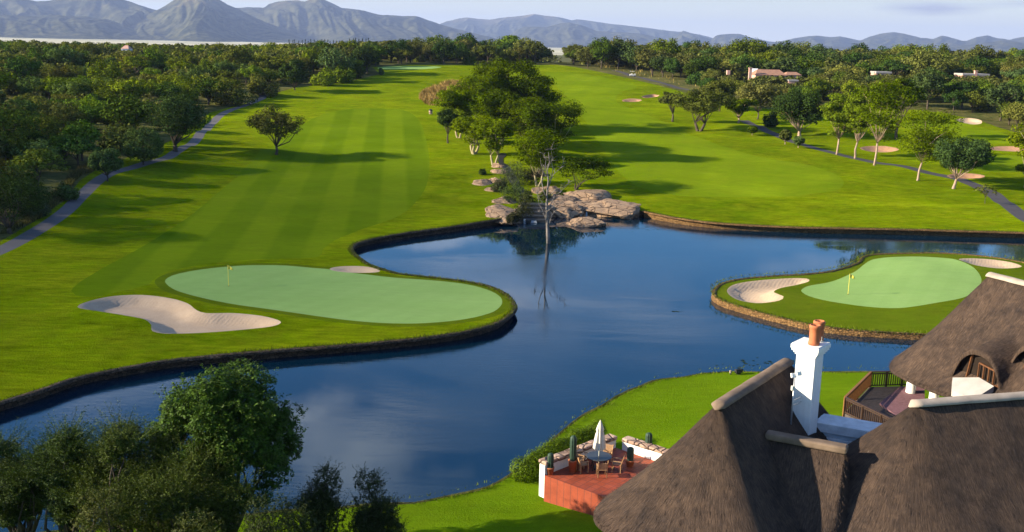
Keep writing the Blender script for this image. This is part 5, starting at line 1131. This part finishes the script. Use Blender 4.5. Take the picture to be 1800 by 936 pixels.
near_pond = (cand[:, 1] < 150) & (cand[:, 0] > -60)
cand = cand[(dC > 2.6) & (dP > 5.0) & ~near_pond & ((rs_.rand(len(cand)) < .93))]
cz_ = H(cand[:, 0], cand[:, 1])
COLS = [(.072, .105, .014), (.046, .088, .018), (.100, .122, .018), (.078, .130, .014), (.036, .070, .014), (.115, .130, .030), (.092, .098, .028), (.062, .100, .034), (.110, .148, .012)]
TREES = []
for (x, y), z in zip(cand, cz_):
    k = rs_.choice(8, p=[.18, .16, .13, .10, .15, .1, .1, .08]); s_ = rs_.uniform(.78, 1.3) * (1.15 if y > 330 else 1.0) * (1.35 if rs_.rand() < .13 and not (x < -60 and y > 330) else 1.0) * (.82 if x < -40 and y < 330 else 1.0); h_ = PROT[k][2] * s_
    px, py, w_ = proj((x, y, z)); tx, ty, _ = proj((x, y, z + h_)); half = PROT[k][3] * s_ / 2 / w_ * FPX
    if 958 < px < 1004 and y > 360: continue
    if 985 < px < 1300 and y > 330 and k < 6: pass
    hid = False
    for a_, b2, ev, hy in HOUSES:
        if y < hy + 12 and px + half > a_ - 3 and px - half < b2 + 3 and ty < ev + (2.5 if y < hy else 99):
            if y > hy - 3: hid = True
            else:
                f_ = (py - (ev + 4)) / max(py - ty, 1e-3)
                if f_ < .35: hid = True
                else: s_ *= min(1, f_); h_ = PROT[k][2] * s_
    if hid: continue
    TREES.append((x, y, z, k, s_, px, ty, half, rs_.randint(0, len(COLS)), rs_.uniform(0, 6.28)))
for a_, b2, ev, hy in HOUSES:
    m_ = max(2, int((b2 - a_) / 7))
    for i in range(m_ + 1):
        q = PD(a_ + (b2 - a_) * i / m_ + rs_.uniform(-3, 3), ev + rs_.uniform(-.4, 1.6), hy - 6 - rs_.uniform(0, 4)); z = Hs(q[0], q[1]); k = rs_.choice([0, 1, 4]); s_ = max(.35, (q[2] - z) / PROT[k][2]); px, py, w_ = proj((q[0], q[1], z)); tx, ty, _ = proj(q)
        TREES.append((q[0], q[1], z, k, s_, px, ty, PROT[k][3] * s_ / 2 / w_ * FPX, rs_.randint(0, len(COLS)), rs_.uniform(0, 6.28)))
# those that show largest become trees of their own, the rest one far wood
vis = [t_ for t_ in TREES if -t_[7] * .6 < t_[5] < 1800 + t_[7] * .6]
# rough occlusion: a tree whose top stays below nearer crowns shows nothing
sky = np.full(1900, 999.0); shown = []
for t_ in sorted(vis, key=lambda q: q[1]):
    i0, i1 = int(max(0, t_[5] - t_[7] * .7)), int(min(1899, t_[5] + t_[7] * .7))
    if i1 <= i0: continue
    seen = np.mean(np.clip(sky[i0:i1] - t_[6], 0, 40)); shown.append((seen * (i1 - i0), t_))
    sky[i0:i1] = np.minimum(sky[i0:i1], t_[6] + 3)
shown.sort(key=lambda q: -q[0]); indiv = [t_ for s_, t_ in shown if s_ > 12][:290]; ids = {id(t_) for t_ in indiv}
zones = ('left', 'far', 'right')
for t_ in indiv:
    x, y, z, k, s_, px, ty, half, c, rz = t_
    zone = 'left' if px < 560 else ('far' if px < 1010 else 'right')
    bush = k >= 6; nm = 'woodland_bush' if bush else 'woodland_tree'
    o = link(nm, PM[k]); o.location = (x, y, z - .1); o.rotation_euler = (0, 0, rz); o.scale = (s_, s_, s_ * rs_.uniform(.92, 1.1))
    col = np.array(COLS[c]) * rs_.uniform(.7, 1.2)
    if zone == 'left': col = col * ((1.0, 1.06, .98) if y < 200 else (1.2, 1.2, .85))  # leaves lightened, most in the rear rows: sunlit tops put into the colour
    o.color = (*col, 1)
    tone = ('olive', 'dark green', 'yellowish olive', 'green', 'very dark green', 'pale olive', 'brownish olive', 'grey-green', 'bright green')[c]
    shape = ('round', 'broad round', 'ragged', 'flat-topped', 'tall round', 'wide ragged', 'low', 'small low')[k]
    depth_ = 'front rows' if (y < 225 if zone != 'far' else y < 450) else ('skyline rows' if y > 330 and zone != 'far' or y > 500 else 'middle rows')
    where = {'left': 'the left wood', 'far': 'the far wood', 'right': 'the right-hand wood'}[zone]
    lab = f'{tone} {shape} {"bush" if bush else "tree"} in the {depth_} of {where}'
    tag(o, lab, 'bush' if bush else 'tree', f'{tone} {shape} {"bushes" if bush else "trees"} in the {depth_} of {where}')
mass = []; mc = []
for t_ in TREES:
    if id(t_) in ids: continue
    x, y, z, k, s_, px, ty, half, c, rz = t_
    V = PL[k] * s_; ca, sa = math.cos(rz), math.sin(rz); mass.append(np.stack([V[:, 0] * ca - V[:, 1] * sa + x, V[:, 0] * sa + V[:, 1] * ca + y, V[:, 2] + z], 1)); mc.append(c)
# the country beyond, out to the plain
n2 = 700; Y2 = 620 * (2300 / 620) ** rs_.rand(n2); X2 = rs_.uniform(-.62, .62, n2) * Y2; Z2 = H(X2, Y2)
for x, y, z in zip(X2, Y2, Z2):
    f_ = fbm(np.array([x / 160]), np.array([y / 160]), 31, 2)[0]
    if f_ < -.12: continue
    k = rs_.randint(0, 8); V = PL[k][: 4 * 260] * rs_.uniform(.9, 1.4) * (1.25, 1.25, 1); mass.append(V + (x, y, z)); mc.append(rs_.randint(0, 9))
MV = np.concatenate(mass); o = link('distant_woodland', np_mesh('distant_woodland', MV, [np.arange(len(MV)).reshape(-1, 4)], [M['leaf']], smooth=False)); o.color = (.085, .100, .028, 1); tag(o, 'far bushveld wood reaching to the plain below the mountains', kind='stuff')
# row of far pines
pv = []; 
pr_ = np.random.RandomState(9); pc_ = []
for i in range(9): r_ = 1.6 * (1 - i / 9.5); pc_.append((np.array((0, 0, 2 + i * 1.15)), np.array((r_, r_, .8))))
LV = clump_leaves(pr_, pc_, 420, .9, .5); mb = MB(); mb.tube([(0, 0, -.3), (0, 0, 6), (0, 0, 11)], [.25, .18, .05], 5); tv = np.concatenate(mb.V); tq = np.array([f for f in mb.F if len(f) == 4])
pine = np_mesh('pine_tree', np.concatenate([tv, LV]), [np.concatenate([tq, np.arange(len(LV)).reshape(-1, 4) + len(tv)])], [M['bark'], M['leaf']], np.r_[np.zeros(len(tq)), np.ones(len(LV) // 4)], smooth=False)
for i in range(26):
    px = 508 + i * 5.6 + pr_.uniform(-1.5, 1.5); q = PD(px, 78, 1000 + pr_.uniform(-20, 20)); o = link('pine_tree', pine); z = Hs(q[0], q[1]); s_ = max(.5, (PD(px, 70 - pr_.uniform(-2, 2) - (3 if i > 18 else 0), q[1])[2] - z) / 11.8); o.location = (q[0], q[1], z); o.scale = (max(.9, s_ * .8), max(.9, s_ * .8), s_); o.color = (.022, .034, .018, 1); tag(o, 'dark slim pine in the far row below the pointed mountain', 'tree', 'row of far pines')
# ---- rocks at the head of the pond
import bmesh
def boulder(px, py, w_, d_, h_, seed, label, z=None, sink=.55, cat='boulder', group='boulders at the head of the pond', flat=.6, rz=0):
    b_ = onland(px, py) if z is None else P(px, py, z)
    if z is not None: b_ = np.array((b_[0], b_[1], z))
    bm = bmesh.new(); bmesh.ops.create_icosphere(bm, subdivisions=5, radius=1); V = np.array([v.co[:] for v in bm.verts])
    s_ = np.sign(V); V = V / (np.abs(V) ** 3.0).sum(1)[:, None] ** (1 / 3.0)
    rk = np.random.RandomState(seed + 50)
    for pn in sph(rk, 26):
        pn = pn * (1, 1, 1.5); pn /= np.linalg.norm(pn); dd = V @ pn; c_ = rk.uniform(.66, .92); ov = np.maximum(dd - c_, 0); V = V - pn * (ov * .94)[:, None]
    n1_ = fbm(V[:, 0] * 1.5 + seed * 3.1 + V[:, 2], V[:, 1] * 1.5 - V[:, 2] * 1.3, seed, 4); V = V * (1 + np.array((.22, .22, .10)) * n1_[:, None]); V[:, 2] += .28 * V[:, 1] * (V[:, 2] > -.2)
    led = np.round((V[:, 2] + .15 * V[:, 0]) * 4) / 4 - V[:, 2] - .15 * V[:, 0]; V[:, 2] += led * .28
    crk = np.abs(vn(V[:, 0] * 2.1 + seed, V[:, 1] * 2.6, seed + 9)); V[:, 2] -= .10 * np.exp(-(crk / .07) ** 2) * (V[:, 2] > .1)
    V = V * (w_ / 2, d_ / 2, h_ / 2 + sink); ca, sa = math.cos(rz), math.sin(rz); V = np.stack([V[:, 0] * ca - V[:, 1] * sa, V[:, 0] * sa + V[:, 1] * ca, V[:, 2] + h_ / 2 - sink], 1)
    for v, c in zip(bm.verts, V): v.co = c
    me = bpy.data.meshes.new('boulder'); bm.to_mesh(me); bm.free(); me.polygons.foreach_set('use_smooth', np.ones(len(me.polygons), bool)); me.materials.append(M['rock'])
    o = link('boulder', me); o.location = (b_[0], b_[1] + d_ * .34, b_[2]); return tag(o, label, cat, group)
boulder(1072, 382, 10.0, 9.5, 2.2, 1, 'largest flat cracked boulder, at the wall end of the pond head', z=0, rz=-.12, flat=.75)
boulder(1040, 364, 9.5, 9.0, 2.6, 2, 'cracked slab on top of the largest boulder, below the thorn tree', z=0.2, rz=.1)
boulder(996, 383, 6.0, 6.5, 2.2, 3, 'rounded boulder right of the stepped cascade', z=0)
boulder(983, 364, 5.0, 5.5, 2.0, 4, 'boulder behind the dead tree, above the rounded one', z=.3)
boulder(1035, 399.5, 6.2, 3.6, 1.35, 5, 'whale-backed boulder lying alone in the water', z=-.05, flat=.9)
boulder(903, 387, 2.2, 1.8, 1.7, 6, 'small round boulder at the end of the dark wall', z=0, flat=.9)
boulder(879, 385, 4.6, 10.5, 1.3, 7, 'long cracked slab left of the cascade', z=.75, rz=.15)
boulder(888, 358, 4.0, 4.5, .9, 8, 'flat slab behind the long one left of the cascade', z=1.1)
boulder(846, 326, 5.2, 4.0, .8, 9, 'flat slab farthest out on the grass left of the stream', group='flat stones along the stream', rz=.2)
boulder(872, 323, 4.0, 3.2, .9, 10, 'flat slab next to the farthest one beside the stream', group='flat stones along the stream')
boulder(866, 337, 3.4, 2.2, .6, 11, 'thin low slab in the grass edge left of the stream', group='flat stones along the stream')
boulder(880, 306, 4.2, 3.0, .9, 12, 'flat stone below the twisted pale trunk', group='flat stones along the stream')
boulder(876, 296, 3.0, 3.0, .8, 13, 'uppermost flat stone of the stream', group='flat stones along the stream')
boulder(944, 312, 3.6, 3.6, 1.0, 14, 'flat stone on the far bank of the upper stream', group='flat stones along the stream')
boulder(960, 341, 5.6, 4.2, 1.0, 15, 'broad slab behind the trunk of the front fever tree', group='flat stones along the stream')
boulder(1012, 348, 5.0, 3.0, .9, 16, 'slab at the foot of the thorn tree', group='flat stones along the stream')
boulder(1050, 379, 15.0, 12.0, 1.7, 27, 'wide low rock apron joining the boulders right of the cascade', z=0, rz=-.05)
boulder(892, 386, 6.0, 12.0, .95, 28, 'low rock shelf along the grass left of the cascade', z=.15, rz=.2)
boulder(957, 384, 3.0, 3.6, 1.6, 17, 'dark-shadowed boulder between the cascade and the rounded boulder', z=0)
boulder(1106, 382, 4.0, 3.6, 2.0, 18, 'upright-faced boulder where the far wall begins', z=0)
boulder(920, 376, 2.6, 3.0, 1.3, 19, 'boulder under the brownish reeds, left of the cascade', z=.1)
# stepped cascade and the stream above it
ct, cb2 = P(938, 372, 1.6), P(942, 392, 0); cs_ = empty('cascade', (ct[0], ct[1], 0), 'dark stepped cascade with thin white falls between the boulders', 'waterfall')
mb = MB()
for i in range(5): mb.box((ct[0] + .1, cb2[1] + .9 + i * 1.25, .14 + i * .19), (4.6 - .15 * i, 1.5, .55 + i * .36), .03 * (i % 2))
mb.build('step', M['cascade_rock'], cs_, bevel=.08)
rs2 = np.random.RandomState(3)
def fall(x, y, z0_, z1_, w_):
    n = 9; V = []
    for i in range(n):
        t_ = i / (n - 1); z = z1_ + (z0_ - z1_) * t_ ** 1.6; yy = y - .5 * math.sqrt(t_)
        for j in range(5): V.append((x + (j / 4 - .5) * w_ * (1 + .3 * t_) + rs2.uniform(-.03, .03), yy + rs2.uniform(-.04, .04), z))
    mb = MB(); mb.add(V, [(i * 5 + j, i * 5 + j + 1, (i + 1) * 5 + j + 1, (i + 1) * 5 + j) for i in range(n - 1) for j in range(4)]); mb.build('falling_water', M['foam'], cs_, smooth=True)
fall(cb2[0] - .3, cb2[1] + .15, 0, .3, .7); q = P(922, 394, 0); fall(q[0], q[1] + .6, 0, .6, .22); q = P(1021, 380, 0); fall(q[0], q[1] + .4, 0, 1.1, .3); q = P(1031, 381, 0); fall(q[0], q[1] + .5, 0, .8, .2)
sl = crom([G(922, 352)[:2], G(912, 335)[:2], G(905, 322)[:2], G(896, 306)[:2], G(890, 296)[:2], G(880, 285)[:2], G(884, 270)[:2]], 1.0, False); d = np.gradient(sl, axis=0); d /= np.linalg.norm(d, axis=1)[:, None]; nn = np.stack([-d[:, 1], d[:, 0]], 1); wdt = .7 + .35 * vn(np.arange(len(sl)) * .5, np.zeros(len(sl)), 4)
sz = np.minimum.accumulate(H(sl[:, 0], sl[:, 1])[::-1])[::-1] + .05
V = np.concatenate([np.concatenate([sl + nn * wdt[:, None], sz[:, None]], 1), np.concatenate([sl - nn * wdt[:, None], sz[:, None]], 1)]); n = len(sl); k = np.arange(n - 1)
tag(link('stream', np_mesh('stream', V, [np.stack([k, k + 1, n + k + 1, n + k], 1)[:, ::-1]], [M['cascade_rock']])), 'narrow dark stream between the flat stones', kind='structure')
# hedge and spiky plant by the terrace
def strip_bush(name, a_, b2, w_, h_, n, leaf, color, label, seed, cat):
    rs_ = np.random.RandomState(seed); e = empty(name, (a_ + b2) / 2, label, cat); L_ = np.linalg.norm(b2 - a_); m_ = int(L_ / .45) + 1; cl = []
    for i in range(m_):
        c = a_ + (b2 - a_) * i / (m_ - 1) - (a_ + b2) / 2
        for q in range(3): cl.append((c + np.array((rs_.uniform(-.3, .3) * w_, rs_.uniform(-.3, .3) * w_, h_ * rs_.uniform(.35, .62))), np.array((w_ * .42, w_ * .42, h_ * .42))))
    V = clump_leaves(rs_, cl, n, leaf, leaf * .6, inner=.75); o = link('foliage', np_mesh('foliage', V, [np.arange(len(V)).reshape(-1, 4)], [M['gloss_leaf']], smooth=False), e); o.color = (*color, 1)
    mb = MB(); 
    for i in range(m_): c = a_ + (b2 - a_) * i / (m_ - 1) - (a_ + b2) / 2; mb.tube([c + (0, 0, -.4), c + (0, 0, h_ * .5)], [.05, .02], 5)
    mb.build('stem', M['bark'], e, org=np.zeros(3)); return e
ha, hb = P(1078, 764, 1.5), P(945, 822, 1.5)
for q in (ha, hb): q[2] = Hs(q[0], q[1]) - .05
strip_bush('clipped_hedge', ha + (-.7, .5, 0), hb + (-.7, .5, 0), 1.25, 1.75, 34000, .10, (.10, .155, .004), 'clipped bright green hedge along the outside of the terrace wall', 41, 'hedge')
ap = P(1132, 776, 1.9); ap[2] = Hs(ap[0], ap[1]); ag = empty('spiky_plant', ap, 'spiky grey-green rosette plant behind the white terrace wall', 'plant'); rs_ = np.random.RandomState(8); V = []; F = []
for i in range(90):
    a_ = rs_.uniform(0, 6.28); e_ = rs_.uniform(.15, 1.35); l_ = rs_.uniform(.9, 1.35); dirx = np.array((math.cos(a_), math.sin(a_), 0)); s_ = np.array((-math.sin(a_), math.cos(a_), 0)) * .05; n0 = len(V)
    for j in range(6): t_ = j / 5; p = dirx * l_ * t_ * math.cos(e_) + np.array((0, 0, .35 + l_ * t_ * math.sin(e_) - .5 * t_ * t_ * l_ * math.cos(e_))); V += [p - s_ * (1 - t_ * .9), p + s_ * (1 - t_ * .9)]
    F += [(n0 + 2 * j, n0 + 2 * j + 1, n0 + 2 * j + 3, n0 + 2 * j + 2) for j in range(5)]
mb = MB(); mb.add(V, F); o = mb.build('leaf_rosette', M['gloss_leaf'], ag, org=np.zeros(3)); o.color = (.05, .085, .045, 1); mb = MB(); mb.tube([(0, 0, -.2), (0, 0, .5)], [.22, .16], 10); mb.build('stem', M['bark'], ag, org=np.zeros(3))
# ---- foreground trees on the near bank
def shoots(rs_, cl, n, ln, per, leaf, up=.8):
    cs = np.array([c for c, r_ in cl]); rd = np.array([r_ for c, r_ in cl]); i = rs_.choice(len(cl), n); d = sph(rs_, n); d[:, 2] = np.abs(d[:, 2]) * .8 + .1; b_ = cs[i] + d * rd[i] * .8
    dr = d + np.array((0, 0, up)) + rs_.normal(size=(n, 3)) * .25; dr /= np.linalg.norm(dr, axis=1)[:, None]; l_ = ln * rs_.uniform(.5, 1.3, n)
    t_ = np.tile(np.linspace(.08, 1, per), n); k = np.repeat(np.arange(n), per); bend = (t_ ** 2)[:, None] * np.stack([d[k, 0], d[k, 1], -.35 * np.ones(len(k))], 1) * (l_[k] * .35)[:, None]
    C = b_[k] + dr[k] * (l_[k] * t_)[:, None] + bend; side = sph(rs_, len(k)); side = np.cross(side, dr[k]); side /= np.linalg.norm(side, axis=1)[:, None] + 1e-9
    C = C + side * leaf * .5; Nn = np.cross(side, dr[k]) + rs_.normal(size=(len(k), 3)) * .4 + (0, 0, .5)
    lv = cards(C, Nn, side + dr[k] * .5, leaf * rs_.uniform(.7, 1.2, len(k)), leaf * .36)
    p0 = b_; p1 = b_ + dr * l_[:, None] + np.stack([d[:, 0], d[:, 1], -.35 * np.ones(n)], 1) * (l_ * .35)[:, None]; sd_ = np.cross(dr, sph(rs_, n)) * .02
    return lv, np.stack([p0 - sd_, p0 + sd_, p1, p1], 1).reshape(-1, 3)
def fg_tree(px, top, Yd, wpx, kind, seed, color, label, leaf, nl, nsh, shl, tf, name='leafy_tree', cat='tree', squash=1., per=14, dead=0):
    q = PD(px, top, Yd); g0 = Hs(q[0], q[1]); Hh = q[2] - g0; Ww = wpx * (q - CAM) @ FW / FPX; Hh *= 1.3 if kind == 'bush' else 1.0; rs_ = np.random.RandomState(seed); e = empty(name, (q[0], q[1], g0), label, cat); z0 = np.zeros(3)
    cl = crown_clumps(kind, Hh * .95, Ww * .94, rs_, tf)
    if kind == 'round':
        cl = [(c, r_ * .78) for c, r_ in cl]
        for i in range(60):
            d = sph(rs_, 1)[0]; d[2] = abs(d[2]) * .9 - .1; kk = rs_.uniform(.8, 1.02); r_ = Ww * rs_.uniform(.05, .11); cl.append((np.array((d[0] * Ww * .46 * kk, d[1] * Ww * .46 * kk, Hh * (.56 + .40 * d[2] * kk))), np.array((r_, r_, r_))))
    mb = MB(); fk = np.array((0, 0, Hh * tf * .7)); tr = Hh * .024; mb.tube([(0, 0, -.3), fk * .5, fk], [tr * 1.4, tr, tr * .85], 10)
    for c, r_ in cl[:26]: limb(mb, fk, c, tr * .5, .02, rs_, k=6, seg=6)
    mb.build('trunk', M['bark'], e, smooth=True, org=z0)
    # rosettes of leaves on the clumps
    nr = nl // 8; cs = np.array([c for c, r_ in cl]); rd = np.array([r_ for c, r_ in cl]); i = rs_.choice(len(cl), nr, p=(rd[:, 0] ** 2) / (rd[:, 0] ** 2).sum()); d = sph(rs_, nr); d[:, 2] += .15; C0 = cs[i] + d * rd[i] * (.45 + .6 * np.sqrt(rs_.rand(nr)))[:, None]
    k = np.repeat(np.arange(nr), 8); a_ = sph(rs_, len(k)) + d[k] * .7; a_ /= np.linalg.norm(a_, axis=1)[:, None]; C = C0[k] + a_ * leaf * .75; Nn = d[k] * .6 + np.array((0, 0, .55)) + rs_.normal(size=(len(k), 3)) * .4
    lv = cards(C, Nn, a_, leaf * rs_.uniform(.7, 1.25, len(k)), leaf * .38)
    V = lv
    if nsh:
        l2, s2 = shoots(rs_, cl, nsh, shl, per, leaf * .75); V = np.concatenate([lv, l2, s2])
    o = link('crown', np_mesh('crown', V, [np.arange(len(V)).reshape(-1, 4)], [M['gloss_leaf']], smooth=False), e); o.color = (*color, 1); return e
fg_tree(392, 622, 43.5, 275, 'round', 501, (.042, .084, .008), 'large dark leafy tree rising before the water at the picture bottom', .20, 62000, 500, .7, .14)
for k, (px, tp_, Yd, w_, c, l) in enumerate(((215, 690, 41, 190, (.048, .072, .010), 'olive thorn bush against the left side of the large leafy tree'), (112, 688, 42.5, 165, (.044, .074, .015), 'feathery thorn bush with long arching shoots over the water'), (20, 728, 43, 165, (.042, .068, .012), 'feathery thorn bush at the lower left corner'), (300, 735, 38.5, 230, (.050, .072, .009), 'olive thorn bush below the large leafy tree'))):
    fg_tree(px, tp_ + 14, Yd, w_, 'savanna', 520 + k, c, l, .13, 38000, 1100, 1.1, .1, 'thorn_bush', 'bush', per=18)
for k, (px, tp_, Yd, w_, l) in enumerate(((560, 786, 43.5, 150, 'dark bush next to the large leafy tree, at the water'), (660, 797, 44, 120, 'last dark bush of the bottom row, at the open water'), (150, 800, 36, 220, 'olive bush at the bottom of the picture below the thorn bushes'), (480, 830, 37, 230, 'dark bush at the bottom of the picture under the leafy tree'), (330, 860, 33, 260, 'dark bush at the very bottom, left of the middle'), (60, 850, 34, 200, 'olive bush at the lowest left corner'))):
    fg_tree(px, tp_ + 6, Yd, w_, 'bush', 540 + k, (.034, .048, .012) if k in (0, 1, 3) else (.05, .062, .013), l, .11, 20000, 420, .55, .1, 'shore_bush', 'bush')
# ---- small things out on the course
b_ = onland(757, 201); e = empty('course_bin', b_, 'small pale bin with a dark lid beside the golden grass', 'bin'); mb = MB(); mb.lathe(b_, [(.42, 0), (.48, .9), (.45, .92)], 14); mb.build('bin_body', M['coping'], e); mb = MB(); mb.lathe(b_ + (0, 0, .92), [(.52, 0), (.52, .12), (.2, .4)], 14); mb.build('lid', M['black'], e)
b_ = onland(1112, 135); b_[2] += .03; e = empty('golf_cart', b_, 'white golf cart parked on the far path', 'golf cart')
mb = MB(); mb.box(b_ + (0, 0, .55), (2.2, 1.1, .4)); mb.box(b_ + (.85, 0, .85), (.45, 1.0, .45)); mb.box(b_ + (-.3, 0, .9), (.6, 1.0, .3)); mb.build('body', M['white'], e, bevel=.06)
mb = MB(); mb.box(b_ + (-.15, 0, 1.9), (1.7, 1.15, .08)); mb.build('roof', M['white'], e, bevel=.03)
mb = MB()
for sx in (-.9, .6):
    for sy in (-.5, .5): mb.beam(b_ + (sx, sy, .7), b_ + (sx * .95, sy, 1.88), .05, .05)
mb.build('frame', M['black'], e)
for sx in (-.75, .8):
    for sy in (-.52, .52): mb = MB(); mb.tube([b_ + (sx, sy - .09, .24), b_ + (sx, sy + .09, .24)], .24, 14); mb.build('wheel', M['black'], e)

# floating weed
rs_ = np.random.RandomState(21); V = []; F = []
for px, py, n, sx, sy in ((1125, 401, 34, 3.2, 1.6), (1322, 640, 30, 1.6, .8), (1190, 548, 7, .8, .2)):
    c = P(px, py, 0)
    for i in range(n):
        q = c + (rs_.normal() * sx, rs_.normal() * sy, .012); r_ = rs_.uniform(.04, .11); k0 = len(V); V += [q + (r_ * 1.8 * math.cos(a) * rs_.uniform(.7, 1.2), r_ * math.sin(a), rs_.uniform(0, .02)) for a in np.linspace(0, 6.28, 7)[:-1]]; F.append(tuple(range(k0, k0 + 6)))
mb = MB(); mb.add(V, F); o = mb.build('floating_weed', M['leaf']); o.color = (.03, .045, .015, 1); tag(o, 'thin patches of weed floating on the pond', kind='stuff')
